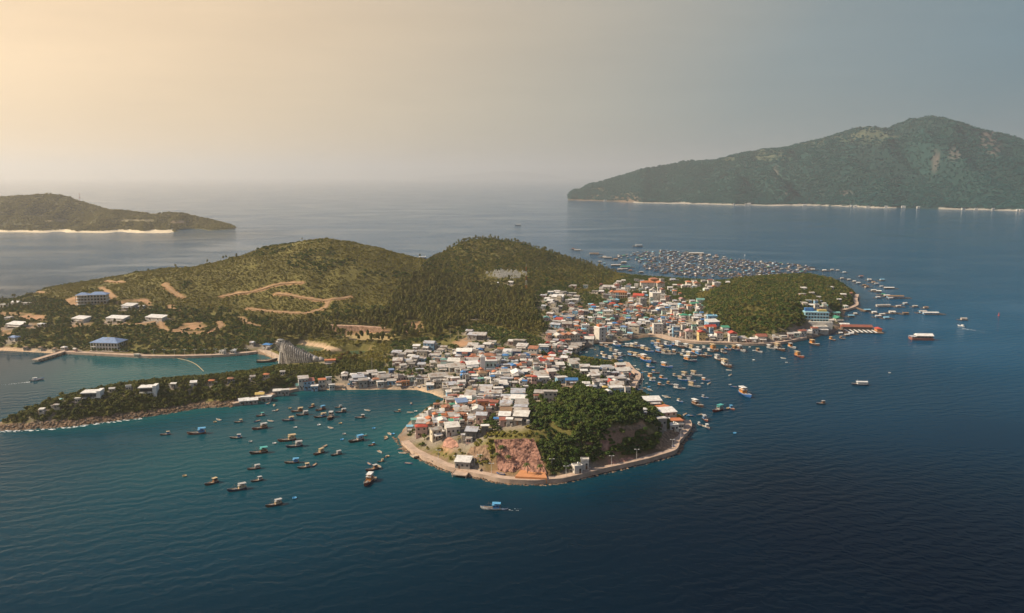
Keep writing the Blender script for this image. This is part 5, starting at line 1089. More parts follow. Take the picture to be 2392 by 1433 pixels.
for px, py, h_ in ((691, 770, 11), (788, 752, 10), (1071, 800, 10), (1052, 800, 12), (950, 905, 9), (1041, 878, 8), (1145, 870, 8), (1500, 905, 12), (1490, 910, 10), (1311, 818, 10), (925, 870, 9), (869, 866, 10)):
    c, _ = G(px, py); o = link('utility_pole', None, None, tuple(c)); link('pole', MB().bar((0, 0, -1), (0, 0, h_), .16, 6, .11).mesh('pole', M_conc), o); link('crossarm', MB().box(-.9, .9, -.08, .08, h_ - .8, h_ - .62).mesh('crossarm', M_conc), o)
    later(px, o, 'thin grey utility pole', 'standing over the roofs and trees' if px > 800 else 'among trees above the lagoon', 'pole', 'utility poles')
gm = MB(); n = 0
while n < 260:
    px, py = rnd.gauss(1185, 24), rnd.gauss(642, 5.0)
    if ((px - 1183) / 50) ** 2 + ((py - 642) / 11) ** 2 > 1: continue
    c, _ = G(px, py); s = rnd.uniform(.5, 1.2); x, y, z = c; gm.box(x - s, x + s, y - .6 * s, y + .9 * s, z - 1, z + .8 * s); gm.box(x - .5 * s, x + .5 * s, y + .4 * s, y + .8 * s, z + .8 * s, z + 2.2 * s); n += 1
prop(link('hillside_graves', gm.mesh('graves', material('white graves', (0.60, 0.58, 0.52), .9, .2, .4))), 'crowded white graves of the cemetery on the second hill', 'graves', kind='stuff')
KEEP_CLEAR.append(lambda x, y, px, py: ((px - 1183) / 52) ** 2 + ((py - 643) / 12) ** 2 < 1)
# ------------------------------------------------------------------ boats
def paintm(n, c, r=.5): return material(n, c, r, .14, 1.5, .35, stain=(.10, .06, .04), stain_amt=.25)
HULL = {'red-brown': paintm('red brown hull', (0.17, 0.040, 0.022)), 'dark brown': paintm('dark brown hull', (0.06, 0.030, 0.020)), 'blue': paintm('blue hull', (0.025, 0.11, 0.33)), 'red': paintm('red hull', (0.33, 0.05, 0.03)), 'white': paintm('white hull', (0.60, 0.60, 0.58)),
        'teal': paintm('teal hull', (0.03, 0.28, 0.30)), 'navy': paintm('navy hull', (0.015, 0.025, 0.07)), 'grey': paintm('grey hull', (0.26, 0.26, 0.27))}
CAB = {'orange': paintm('orange cabin', (0.58, 0.24, 0.055)), 'cream': paintm('cream cabin', (0.55, 0.44, 0.28)), 'white': paintm('white cabin', (0.66, 0.66, 0.64)), 'blue': paintm('blue cabin', (0.05, 0.22, 0.48)), 'brown': paintm('brown cabin', (0.22, 0.11, 0.055)), 'grey': paintm('grey cabin', (0.36, 0.35, 0.34))}
CAN = {'white': paintm('white canopy', (0.68, 0.68, 0.66)), 'blue': paintm('blue canopy', (0.10, 0.36, 0.62)), 'teal': paintm('teal canopy', (0.08, 0.40, 0.37)), 'grey': paintm('grey canopy', (0.42, 0.42, 0.41)), 'tan': paintm('tan canopy', (0.50, 0.38, 0.22))}
M_deck = material('worn deck', (0.34, 0.24, 0.15), .8, .3, 1.5)
def hull_mesh(L, B, D, bow=1.0, stern=.35):
    n = 13; rows = []
    for i in range(n):
        u = i / (n - 1); x = -L / 2 + L * u; b = B / 2 * (1 if u < .55 else max(.03, 1 - ((u - .55) / .45) ** 1.8)) * (0.82 + .18 * min(1, u * 4)); sh = D * (1 + bow * max(0, (u - .45) / .55) ** 2 + stern * max(0, (.25 - u) / .25) ** 2)
        keel = -.55 * D + (.75 * D * max(0, (u - .82) / .18) ** 1.5); xo = x + (.10 * L * max(0, (u - .8) / .2) ** 2)
        rows.append([(xo, -b, sh), (xo * .99, -b * .93, sh * .45), (x, -b * .55, keel * .5), (x, 0, keel), (x, b * .55, keel * .5), (xo * .99, b * .93, sh * .45), (xo, b, sh)])
    V = [p for r in rows for p in r]; F = []
    for i in range(n - 1):
        for j in range(6): a = i * 7 + j; F.append((a, a + 7, a + 8, a + 1))
    F.append(tuple(range(6, -1, -1))); dk = []
    for i in range(n): r = rows[i]; dk.append((r[0], r[6]))
    md = MB()
    for i in range(n - 2):
        (a, b2), (c, d2) = dk[i], dk[i + 1]; k = .55 * D if i < n - 4 else .4 * D
        md.add([(a[0], a[1] * .94, a[2] - k * .5), (c[0], c[1] * .94, c[2] - k * .5), (d2[0], d2[1] * .94, d2[2] - k * .5), (b2[0], b2[1] * .94, b2[2] - k * .5)], [(0, 1, 2, 3)])
    mr_ = MB()
    for s in (0, 1):
        for i in range(n - 1): mr_.bar(Vector(dk[i][s]), Vector(dk[i + 1][s]), .07, 4)
    return mesh('hull', V, F, HULL['blue']), md.mesh('deck', M_deck), mr_.mesh('rail', CAB['white'])
def boat_kit(L, B, D, kind):
    h, d, rl = hull_mesh(L, B, D, 1.0 if kind != 'ferry' else .5); parts = [('hull', h, 'hull'), ('deck', d, None), ('rail', rl, 'trim')]
    if kind in ('trawler', 'small'):
        x0, x1 = (-.42 * L, -.06 * L) if kind == 'trawler' else (-.40 * L, -.12 * L); w = B * .36; hz_ = D + 2.0
        m = MB().box(x0, x1, -w, w, .5 * D, hz_); parts.append(('cabin', m.mesh('cabin', CAB['cream']), 'cab'))
        parts.append(('cabin_roof', MB().box(x0 - .25, x1 + .45, -w - .22, w + .22, hz_, hz_ + .14).mesh('cabin_roof', CAN['white']), 'can'))
        for s in (-1, 1):
            for k in range(2): xx = x0 + (x1 - x0) * (.3 + .45 * k); parts.append(('window', MB().box(xx - .4, xx + .4, s * w - .03, s * w + .03, hz_ - .95, hz_ - .35).mesh('window', M_win), None))
        parts.append(('window', MB().box(x1 - .03, x1 + .03, -w * .7, w * .7, hz_ - .95, hz_ - .35).mesh('window', M_win), None))
        if kind == 'trawler':
            m = MB()
            for a in (-.46 * L, -.27 * L, -.08 * L):
                for s in (-1, 1): m.bar((a, s * B * .42, .6 * D), (a, s * B * .42, hz_ + 1.25), .06, 4)
            parts.append(('canopy_frame', m.mesh('canopy_frame', M_wood), None))
            m = MB(); m.hexa([(-.50 * L, -B * .46, hz_ + 1.2), (-.05 * L, -B * .46, hz_ + 1.3), (-.05 * L, B * .46, hz_ + 1.3), (-.50 * L, B * .46, hz_ + 1.2)], [(-.50 * L, -B * .4, hz_ + 1.42), (-.05 * L, -B * .4, hz_ + 1.52), (-.05 * L, B * .4, hz_ + 1.52), (-.50 * L, B * .4, hz_ + 1.42)])
            parts.append(('canopy', m.mesh('canopy', CAN['grey']), 'can')); m = MB().box(-.30 * L, -.16 * L, -w * .7, w * .7, hz_ + .142, hz_ + 1.15); parts.append(('wheelhouse', m.mesh('wheelhouse', CAB['cream']), 'cab'))
            m = MB(); m.bar((.16 * L, 0, .5 * D), (.14 * L, 0, D + 4.6), .10, 5, .05); m.bar((.15 * L, 0, D + 3.4), (.40 * L, 0, D * 1.8), .035, 4); m.bar((.15 * L, 0, D + 3.2), (-.05 * L, .4, hz_ + .6), .03, 4); parts.append(('mast', m.mesh('mast', M_wood), None))
            m = MB()
            for s in (-1, 1): m.bar((-.1 * L, s * B * .4, D + .8), (.12 * L, s * B * .9, D + 1.6), .06, 4)
            parts.append(('boom', m.mesh('boom', M_wood), None))
            m = MB()
            for k in range(3): m.box(.02 * L + k * .07 * L, .07 * L + k * .07 * L, -.5 - .1 * k, .45, .62 * D, .62 * D + .7)
            parts.append(('hatch', m.mesh('hatch', CAB['grey']), None))
        else:
            m = MB(); m.bar((.1 * L, 0, .5 * D), (.1 * L, 0, D + 2.6), .07, 5, .04); parts.append(('mast', m.mesh('mast', M_wood), None)); parts.append(('hatch', MB().box(.12 * L, .25 * L, -.5, .5, .6 * D, .6 * D + .45).mesh('hatch', CAB['brown']), None))
    elif kind == 'ferry':
        w = B * .40; m = MB().box(-.40 * L, .22 * L, -w, w, .5 * D, D + .85); parts.append(('cabin', m.mesh('cabin', CAB['white']), 'cab')); m = MB()
        for k in range(7):
            for s in (-1, 1): a = -.40 * L + k * .62 * L / 6; m.bar((a, s * w, D + .85), (a, s * w, D + 2.1), .06, 4)
        parts.append(('post', m.mesh('posts', M_white), None)); m = MB(); m.hexa([(-.44 * L, -w - .3, D + 2.1), (.28 * L, -w - .3, D + 2.1), (.28 * L, w + .3, D + 2.1), (-.44 * L, w + .3, D + 2.1)], [(-.44 * L, -w * .8, D + 2.42), (.26 * L, -w * .8, D + 2.42), (.26 * L, w * .8, D + 2.42), (-.44 * L, w * .8, D + 2.42)])
        parts.append(('canopy', m.mesh('canopy', CAN['white']), 'can')); m = MB(); m.bar((.2 * L, 0, D + 2.3), (.22 * L, 0, D + 4.6), .09, 5, .04); m.bar((-.4 * L, 0, D + 2.3), (-.44 * L, 0, D + 3.6), .06, 4); parts.append(('mast', m.mesh('mast', M_white), None))
    elif kind == 'speed':
        m = MB(); m.hexa([(-.3 * L, -B * .32, .6 * D), (.12 * L, -B * .32, .6 * D), (.12 * L, B * .32, .6 * D), (-.3 * L, B * .32, .6 * D)], [(-.28 * L, -B * .3, D + 1.3), (.0 * L, -B * .26, D + 1.3), (.0 * L, B * .26, D + 1.3), (-.28 * L, B * .3, D + 1.3)]); parts.append(('cabin', m.mesh('cabin', CAB['white']), 'cab'))
        parts.append(('cabin_roof', MB().box(-.34 * L, .05 * L, -B * .33, B * .33, D + 1.302, D + 1.42).mesh('cabin_roof', CAN['white']), 'can')); parts.append(('outboard_motor', MB().box(-.56 * L, -.5 * L, -.2, .2, .1, D + .4).mesh('outboard_motor', M_win), None))
    return parts
KITS = {'trawler': (13.0, boat_kit(13.0, 4.0, 1.35, 'trawler')), 'small': (8.0, boat_kit(8.0, 2.5, .85, 'small')), 'ferry': (14.0, boat_kit(14.0, 4.0, 1.2, 'ferry')), 'speed': (8.0, boat_kit(8.0, 2.4, .8, 'speed'))}
def boat(name, kind, px, py, Lm, heading, hull, cab, can, label=None, place='', group=None):
    p = P(px, py); L0, parts = KITS[kind]; s = Lm / L0; r = link(name, None, None, (p[0], p[1], 0.0), heading); r.scale = (s, s, s)
    for nm, me, slot in parts:
        m = {'hull': HULL[hull], 'cab': CAB[cab], 'can': CAN[can], 'trim': CAB['white' if hull != 'white' else 'blue']}.get(slot)
        o = link(nm, me, hl_ if nm == 'rail' else cb_ if nm == 'window' else r, mat=m)
        if nm == 'hull': hl_ = o
        if nm == 'cabin': cb_ = o
    if label: prop(r, label, 'boat', group)
    else: later(px, r, '%s-hulled %s with %s cabin' % (hull, 'fishing boat' if kind == 'trawler' else 'small boat' if kind == 'small' else 'ferry', cab), place, 'boat', group)
    return r
BL = '''387 1014 20 s 200;461 1012 38 t 200;558 985 18 s 205;552 1022 26 s 190;609 970 17 s 215;608 1000 30 t 215;606 1057 37 t 205;594 1094 26 t 205;601 1122 23 s 220;495 1128 22 s 230;555 1143 36 t 215;641 1179 32 t 215;674 981 26 t 208;695 960 27 t 205;707 968 26 t 212;
728 950 11 s 240;749 956 19 t 235;749 973 27 t 212;771 975 14 s 265;791 951 16 s 210;797 962 24 t 205;842 975 24 s 200;672 1028 38 t 205;689 1042 35 t 200;745 1058 20 t 238;786 1061 22 t 222;683 1080 32 t 192;711 1091 27 s 205;833 1029 32 t 220;852 1017 12 s 205;869 1039 15 s 215;870 1096 27 s 218;890 1077 15 s 220;901 1067 9 s 225;929 961 17 s 190'''
for e in BL.replace('\n', '').split(';'):
    px, py, lp, kd, hd = e.split(); px, py, lp, hd = float(px), float(py), float(lp), R(float(hd) + rnd.uniform(-6, 6)); t = np.linalg.norm(P(px, py) - (0, 0, CAMZ)); f = math.hypot(math.cos(hd), .35 * math.sin(hd)); kind = 'trawler' if kd == 't' else 'small'
    boat('fishing_boat', kind, px, py + 2, min(lp * .86 * t / FPX / f, 14), hd, rnd.choice(('red-brown', 'red-brown', 'dark brown', 'dark brown', 'navy', 'navy')), rnd.choice(('brown', 'cream', 'grey', 'brown', 'blue', 'grey')), rnd.choice(('grey', 'tan', 'grey', 'blue', 'teal', 'tan')), place='in the western bay', group='fishing boats moored in the western bay')
boat('fishing_boat', 'trawler', 860, 1128, 10.5, R(262), 'red', 'orange', 'white', 'orange and white fishing boat lying bow-on, nearest in the western bay')
BR = '''1557 856 26 t;1611 842 28 t;1615 832 22 t;1586 907 27 t;1621 902 26 t;1564 897 14 s;1544 899 17 s;1549 884 18 s;1578 878 14 s;1594 887 22 t;1604 879 22 t;1614 889 20 t;1626 876 24 t;1648 888 18 t;1522 882 16 s;1523 889 14 s;1531 870 18 t;1519 857 18 t;1509 842 22 t;1521 845 22 t;1478 831 24 t;1490 833 24 t;1499 835 20 t;1636 830 19 t;1653 830 17 t;1679 840 15 t;1697 854 19 t;1669 817 15 t;1690 823 12 s;1700 815 12 s;1719 816 15 t;1731 818 15 t;1646 928 15 s;1629 946 22 t;1588 937 13 s;1741 922 20 t;
1544 822 24 t;1556 826 22 t;1568 826 20 t;1579 823 18 t;1507 816 22 t;1516 820 20 t;1540 811 22 t;1550 815 22 t;1578 806 18 t;1588 809 18 t;1530 803 20 t;1543 802 20 t;1470 809 24 t;1482 811 24 t;1490 806 18 t;1608 812 20 t;1620 815 20 t;1634 815 17 t;1648 813 15 t;1625 824 18 t;1441 833 22 t;1452 830 20 t;1410 808 20 t;1421 811 18 t;1431 820 18 t;1444 824 18 t;1410 828 16 s;1416 836 20 t;1430 839 20 t;1444 840 20 t;1441 806 18 s;1452 808 16 s;1464 850 15 s;1472 854 15 s;1801 813 16 t;1821 816 17 t;1850 811 12 s;1902 804 15 s;1867 832 14 t;1944 793 9 s;1967 790 9 s;1773 821 11 s;1519 912 11 s;1560 806 16 t;1600 822 16 t;1660 820 14 t;1596 830 16 t'''
for e in BR.replace('\n', '').split(';'):
    px, py, lp, kd = e.split(); px, py, lp = float(px), float(py), float(lp); hd = R(-48 + rnd.gauss(0, 9) - (22 if px > 1660 else 0)); t = np.linalg.norm(P(px, py) - (0, 0, CAMZ)); f = math.hypot(math.cos(hd), .3 * math.sin(hd))
    boat('fishing_boat', 'trawler' if kd == 't' else 'small', px, py + 2, min(lp * .80 * t / FPX / f, 14), hd, rnd.choice(('blue', 'navy', 'blue', 'navy', 'red-brown', 'dark brown', 'dark brown', 'grey')), rnd.choice(('orange', 'cream', 'white', 'blue', 'brown', 'grey', 'white')), rnd.choice(('white', 'white', 'grey', 'tan', 'tan')),
         place='at the inner harbour' if px < 1465 else 'packed by the quay' if py < 836 else 'in the open harbour', group='fishing boats in the eastern harbour')
boat('fishing_boat', 'trawler', 1676, 960, 10, R(222), 'red', 'grey', 'teal', 'red-hulled fishing boat pointing the other way, east of the headland')
boat('fishing_boat', 'small', 1710, 956, 6, R(-80), 'red-brown', 'blue', 'blue', 'small boat with bright blue cabin in open water east of the headland')
boat('fishing_boat', 'trawler', 1648, 982, 7.5, R(-85), 'red-brown', 'blue', 'grey', 'small blue-cabined fishing boat with tall mast off the headland')
boat('fishing_boat', 'small', 1634, 994, 4.5, R(-85), 'navy', 'white', 'white', 'tiny dark boat close to the headland promenade bend')
boat('fishing_boat', 'small', 1653, 1001, 6, R(-85), 'navy', 'white', 'white', 'small navy boat lying bow-on off the promenade bend')
boat('excursion_boat', 'ferry', 2010, 900, 11, R(176), 'navy', 'white', 'white', 'white-canopied excursion boat with navy hull alone in the eastern water')
boat('fishing_boat', 'trawler', 1148, 1190, 8.5, R(178), 'white', 'blue', 'blue', 'white-hulled blue-cabined boat under way in front of the headland')
boat('fishing_boat', 'small', 1918, 944, 6, R(190), 'navy', 'brown', 'grey', 'small dark boat alone south-west of the excursion boat')
boat('speedboat', 'speed', 86, 889, 8, R(35), 'white', 'white', 'white', 'white covered speedboat crossing the lagoon with a wake')
boat('speedboat', 'speed', 2246, 763, 7, R(120), 'white', 'white', 'white', 'white speedboat throwing a wake at the far right')
boat('ferry_boat', 'ferry', 985, 605, 18, R(190), 'white', 'white', 'white', 'white ferry in the strait seen through the saddle of the hills')
boat('ferry_boat', 'ferry', 1490, 577, 20, R(185), 'grey', 'white', 'grey', 'grey ferry in the strait beyond the fish farms')
boat('ferry_boat', 'ferry', 1210, 527, 18, R(170), 'navy', 'grey', 'grey', 'dark boat far out in the strait above the second hill')
# moored sailing ship by the aquarium
p = P(622, 846); r = link('sailing_ship', None, None, (p[0], p[1], 0), R(12)); s = 1.15; r.scale = (s, s, s)
for nm, me, slot in KITS['trawler'][1][:3]: link(nm, me, r, mat=HULL['dark brown'] if slot == 'hull' else None)
for k, x in enumerate((-4, 0, 4)):
    m = MB().bar((x, 0, .5), (x, 0, 8.5 - k * .5), .12, 5, .06); m.bar((x, -2, 5), (x, 2, 5), .06, 4); m.bar((x, -1.4, 7), (x, 1.4, 7), .05, 4); link('mast', m.mesh('mast', M_wood), r)
prop(r, 'dark three-masted wooden ship moored beside the ship-shaped aquarium', 'ship')
# wakes: ragged low foam trails
def wake(px, py, dirx, diry, L, w, label):
    p = P(px, py); m = MB(); d = Vector((dirx, diry, 0)).normalized(); n = Vector((-d.y, d.x, 0))
    for k in range(int(L * 3.2)):
        u = rnd.random() ** 1.6; s = rnd.choice((-1, 1)); q = Vector((p[0], p[1], 0)) + d * (u * L) + n * (s * (.3 + u * w) + rnd.gauss(0, .25)); r0 = rnd.uniform(.12, .5) * (1.15 - u)
        ring = [(q.x + math.cos(a * 1.05) * r0 * rnd.uniform(.6, 1.8), q.y + math.sin(a * 1.05) * r0 * rnd.uniform(.4, 1.0), .05) for a in range(6)]; m.add([(q.x, q.y, .12)] + ring, [(0, 1 + a, 1 + (a + 1) % 6) for a in range(6)])
    prop(link('wake_foam', m.mesh('wake_foam', M_foam)), label, 'foam', kind='stuff')
wake(1172, 1190, 1, -.05, 9, .9, 'white foam trail behind the boat under way before the headland')
wake(70, 893, -.9, -.45, 22, .8, 'thin foam trail of the lagoon speedboat')
wake(2249, 768, .55, -.8, 26, 1.6, 'foam trail of the speedboat at the far right')
# round basket boats and dinghies
def bowl():
    V, F, n = [], [], 12
    for r, z in ((.55, -.1), (.95, .15), (1.05, .55), (.96, .55), (.8, .18), (0.001, .1)):
        V += [(r * math.cos(2 * math.pi * k / n), r * math.sin(2 * math.pi * k / n), z) for k in range(n)]
    for j in range(5):
        for k in range(n): F.append((j * n + k, j * n + (k + 1) % n, (j + 1) * n + (k + 1) % n, (j + 1) * n + k))
    return mesh('basket_boat', V, F, CAN['grey'])
BOWL = bowl(); DH = hull_mesh(4.2, 1.5, .5, .5, .1)
def dinghy(px, py, round_, col, place, z=None):
    p = P(px, py) if z is None else G(px, py)[0]; zz = 0.0 if z is None else p[2] + .2
    if round_: r = link('basket_boat', BOWL, None, (p[0], p[1], zz), mat=CAN[col]); ph = '%s round basket boat' % col
    else:
        r = link('dinghy', None, None, (p[0], p[1], zz), rnd.uniform(0, 6.28)); link('hull', DH[0], r, mat=HULL['white' if col != 'blue' else 'blue']); link('deck', DH[1], r); ph = '%s rowing dinghy' % ('blue' if col == 'blue' else 'white')
    later(px, r, ph, place, 'dinghy', 'small tenders ' + place)
for px, py in ((502, 987), (511, 982), (626, 944), (639, 961), (677, 955), (646, 960), (601, 985), (795, 990), (799, 1028), (858, 960), (873, 1002), (901, 1026), (887, 1057), (918, 1015), (758, 1044), (876, 1120), (885, 1091), (804, 1015), (745, 994), (772, 1001), (431, 1113), (688, 1165), (585, 1033), (641, 1037), (632, 985), (960, 944), (958, 965), (971, 962), (905, 1067), (901, 1022), (910, 1015), (937, 1050), (940, 1060), (954, 1084), (640, 948), (690, 1000), (862, 1085), (735, 1087), (955, 1000)):
    dinghy(px, py, rnd.random() < .55, rnd.choice(('white', 'white', 'grey', 'blue', 'tan')), 'in the western bay')
for px, py in ((1500, 872), (1507, 870), (1497, 877), (1501, 888), (1510, 897), (1494, 899), (1516, 905), (1503, 908), (1516, 911), (1497, 912), (1490, 864), (1483, 856), (1554, 927), (1560, 930), (1600, 969), (1607, 972), (1613, 972), (1644, 997), (1634, 970), (1702, 866), (1706, 877), (1715, 905), (1705, 900), (1760, 820), (1751, 812), (1820, 808), (1760, 842), (1830, 838), (1837, 848), (1716, 1013), (1640, 897), (1656, 897), (1383, 815), (1356, 826), (1370, 824), (1395, 832), (1390, 818), (2078, 872), (1700, 955)):
    dinghy(px, py, rnd.random() < .55, rnd.choice(('white', 'white', 'grey', 'blue', 'tan')), 'in the eastern harbour')
for k in range(26): dinghy(750 + k * 9.5 + rnd.uniform(-3, 3), 905 + rnd.uniform(-3, 3) - (2 if 800 < 750 + k * 9 < 980 else 0), rnd.random() < .6, rnd.choice(('white', 'grey', 'blue', 'tan')), 'drawn up on the bay beach', 1)
for px, py in ((1003, 1077), (1009, 1080), (1014, 1083), (998, 1073), (1020, 1086), (1585, 1026), (1579, 1034), (1574, 1042), (1590, 1018), (1569, 1048), (945, 1040), (1121, 1104), (1170, 1112)): dinghy(px, py - 3, False, rnd.choice(('white', 'blue')), 'stored on the headland promenade', 1)
# float line across the lagoon
pts = smooth_line([P(*q) for q in ((415, 838), (438, 843), (458, 852), (476, 868))], 10); m = MB()
for k in range(len(pts) - 1): m.bar(pts[k] + (0, 0, .1), pts[k + 1] + (0, 0, .1), .22, 5)
prop(link('float_line', m.mesh('float_line', CAN['tan'])), 'thin curved float line closing off the lagoon', 'float line')
# ------------------------------------------------------------------ floating fish farms
M_float = material('blue drums', (0.03, 0.12, 0.28), .5, .2, 1); M_net = material('dark net pen', (0.012, 0.03, 0.04), .7, .3, .6)
def raft_kit(w, d, hut):
    m = MB(); nx, ny = max(2, int(w / 4)), max(2, int(d / 4))
    for i in range(nx + 1): x = -w / 2 + w * i / nx; m.box(x - .28, x + .28, -d / 2, d / 2, .25, .5)
    for j in range(ny + 1): y = -d / 2 + d * j / ny; m.box(-w / 2, w / 2, y - .28, y + .28, .503, .7)
    f = MB()
    for i in range(nx + 1):
        for j in range(ny + 1): x, y = -w / 2 + w * i / nx, -d / 2 + d * j / ny; f.box(x - .4, x + .4, y - .5, y + .5, -.3, .248)
    out = [('frame', m.mesh('frame', M_wood), 0), ('float', f.mesh('floats', M_float), 0)]
    out.append(('net_pen', MB().box(-w / 2 + .3, w / 2 - .3, -d / 2 + .3, d / 2 - .3, -.2, .2).mesh('net_pen', M_net), 0))
    hw, hd, hx = w * hut, d * .42, rnd.uniform(-.2, .2) * w
    out.append(('hut_wall', MB().box(hx - hw / 2, hx + hw / 2, -hd / 2, hd / 2, .7, 2.9).mesh('hut_wall', WL['grey']), 'wall'))
    b = MB(); r = .22 * hd; b.add([(hx - hw / 2 - .5, -hd / 2 - .7, 2.8), (hx + hw / 2 + .5, -hd / 2 - .7, 2.8), (hx + hw / 2 + .5, hd / 2 + .7, 2.8), (hx - hw / 2 - .5, hd / 2 + .7, 2.8), (hx - hw / 2 - .5, 0, 2.8 + r + .3), (hx + hw / 2 + .5, 0, 2.8 + r + .3)], [(3, 2, 1, 0), (0, 1, 5, 4), (2, 3, 4, 5), (0, 4, 3), (1, 2, 5)])
    out.append(('hut_roof', b.mesh('hut_roof', RF['g'][0]), 'roof')); out.append(('window', MB().box(hx - .7, hx + .7, -hd / 2 - .04, -hd / 2 + .02, 1.5, 2.4).mesh('window', M_win), 0)); return out
RK = [raft_kit(*q) for q in ((16, 12, .45), (22, 12, .35), (14, 9, .6), (26, 16, .3), (12, 12, .5), (30, 10, .7))]
RCOL = [('grey', RF['g'][0]), ('grey', RF['g'][2]), ('white', RF['w'][0]), ('white', RF['w'][1]), ('green', RF['n'][0]), ('blue', RF['c'][0]), ('rust', RF['o'][1]), ('brown', RF['k'][0])]
def raft(px, py, kit, scale, rz, place, wts=(6, 3, 1.2, 1.5, 1.2, 1.5, .8, 2), big=False):
    p = P(px, py); r = link('floating_farm_hut', None, None, (p[0], p[1], 0), rz); scale *= .85; r.scale = (scale, scale, min(scale, 1.0)); cn, cm_ = rnd.choices(RCOL, wts)[0]; wm = WL[rnd.choice(('grey', 'white', 'blue', 'dark', 'dark'))]
    for nm, me, s in RK[kit]:
        o = link(nm, me, wl_ if nm == 'window' else r, mat=cm_ if s == 'roof' else wm if s == 'wall' else None)
        if nm == 'hut_wall': wl_ = o
    later(px, r, '%s-roofed floating fish-farm hut' % cn, place, 'fish farm', 'floating fish farms ' + place)
FARM = [(1425, 600), (1500, 588), (1545, 585), (1600, 590), (1640, 593), (1700, 603), (1760, 612), (1850, 617), (1905, 626), (1880, 638), (1800, 645), (1720, 650), (1640, 648), (1560, 642), (1510, 632), (1490, 612)]
got, spots = 0, []
for tries in range(6000):
    px, py = rnd.uniform(1440, 1910), rnd.uniform(584, 650)
    if not inside(FARM, np.array([px]), np.array([py]))[0]: continue
    p = P(px, py)
    if shore(p[0], p[1]) > -14 if p[1] < 1330 else False: continue
    if any((p[0] - a) ** 2 + (p[1] - b) ** 2 < 12.5 ** 2 for a, b in spots): continue
    spots.append((p[0], p[1])); raft(px, py, rnd.choice((0, 0, 1, 2, 2, 4)), rnd.uniform(.45, .75), rnd.choice((0, R(90))) + R(rnd.gauss(8, 7)), 'in the %s %s of the main field' % ('far' if py < 604 else 'middle' if py < 622 else 'near', 'west' if px < 1590 else 'centre' if px < 1730 else 'east')); got += 1
    if got >= 235: break
for px, py, k, s, a in ((1340, 583, 1, .7, 0), (1352, 586, 5, .7, 3), (1393, 595, 5, 1.0, 0), (1410, 602, 3, .8, 20), (1424, 604, 5, .8, -10), (1436, 608, 2, 1, 0), (1400, 613, 2, .7, 0), (1412, 617, 4, .6, 0), (1444, 622, 5, .9, 0), (1455, 616, 2, 1.1, 10), (1466, 626, 5, .9, 0), (1446, 632, 2, 1, 0), (1460, 631, 5, .8, 0), (1474, 634, 1, .7, 0), (1496, 638, 2, .8, 0), (1634, 595, 5, 1.5, 0), (1672, 603, 2, .9, 0)):
    raft(px, py, k, s, R(a), 'in the western row')
for px, py, k, s, a in ((1968, 652, 1, .6, 0), (1984, 655, 1, .6, 10), (1995, 659, 0, .6, 0), (2009, 648, 2, .8, 0), (2003, 663, 2, .7, 0), (2030, 656, 0, .8, 0), (2038, 661, 3, .6, 0), (2058, 656, 2, .8, 0), (2045, 665, 2, .7, 0), (2025, 672, 1, .7, 20), (2020, 668, 1, .6, 0), (2082, 675, 5, .7, -5), (2060, 671, 1, .6, 10),
                        (2038, 681, 2, .8, 0), (2050, 683, 2, .8, -20), (2060, 690, 3, .6, -10), (2068, 694, 2, .9, 0), (2050, 697, 0, .7, 0), (2100, 697, 5, 1.1, -3), (2078, 699, 2, .7, 0), (2070, 717, 5, .9, 5), (2100, 718, 1, .7, 0), (2112, 712, 2, .8, 30), (2135, 718, 2, .7, 0), (2160, 721, 2, .7, 0), (2152, 732, 2, 1, 0), (2182, 735, 5, .9, -2),
                        (2086, 733, 1, .9, -5), (2112, 735, 2, .8, 0), (2042, 733, 4, .8, 0), (2058, 737, 2, .7, 0), (2048, 742, 2, .8, 0), (2072, 745, 1, .7, 0), (2022, 728, 2, .9, 0), (1985, 741, 2, .8, 5), (1998, 735, 4, .6, 0), (1990, 782, 1, .6, 0), (1976, 785, 2, .6, 15), (1965, 780, 1, .5, 0), (1927, 634, 1, .8, 0), (1942, 632, 2, .7, 0), (1955, 633, 2, .6, 0), (1900, 632, 1, .8, 0), (1973, 638, 1, .6, 0)):
    raft(px, py, k, s, R(a), 'off the east hill', (3, 4, 5, 4, .6, 1, .6, 2))
raft(2248, 748, 2, .8, 0, 'alone at the far right')
fmass = {k: MB() for k in ('wood', 'net', 'roof', 'wall')}; got = 0
for tries in range(9000):
    px, py = rnd.uniform(1440, 1930), rnd.uniform(584, 652)
    if got >= 300: break
    if not inside(FARM, np.array([px]), np.array([py]))[0]: continue
    p = P(px, py)
    if (p[1] < 1330 and shore(p[0], p[1]) > -9) or any((p[0] - a) ** 2 + (p[1] - b) ** 2 < 8 ** 2 for a, b in spots) or fbm(np.array([px]), np.array([py * 3.5]), 46, 2)[0] < -.3: continue
    spots.append((p[0], p[1])); got += 1; w, d = rnd.uniform(3, 6), rnd.uniform(1.6, 3.4); q = Matrix.Translation((p[0], p[1], 0)) @ Matrix.Rotation(rnd.choice((0, 1.57)) + rnd.gauss(.1, .15), 4, 'Z')
    for key, bx in (('net', (-w, w, -d, d, -.2, .25)), ('wood', (-w, w, -d - .2, -d + .2, .26, .6)), ('wood', (-w, w, d - .2, d + .2, .26, .6)), ('wood', (-.2, .2, -d + .21, d - .21, .26, .6))): b = MB().box(*bx); fmass[key].add([q @ Vector(v) for v in b.v], b.f)
    if rnd.random() < .6: x = rnd.uniform(-.4, .4) * w; b = MB().box(x - 1.2, x + 1.2, -.9, .9, .6, 2.0); fmass['wall'].add([q @ Vector(v) for v in b.v], b.f); b = MB().box(x - 1.6, x + 1.6, -1.3, 1.3, 2.0, 2.15); fmass['roof'].add([q @ Vector(v) for v in b.v], b.f)
froot = link('far_net_rafts', None); prop(froot, 'mass of small dark net rafts between the floating farm huts', 'rafts', kind='stuff')
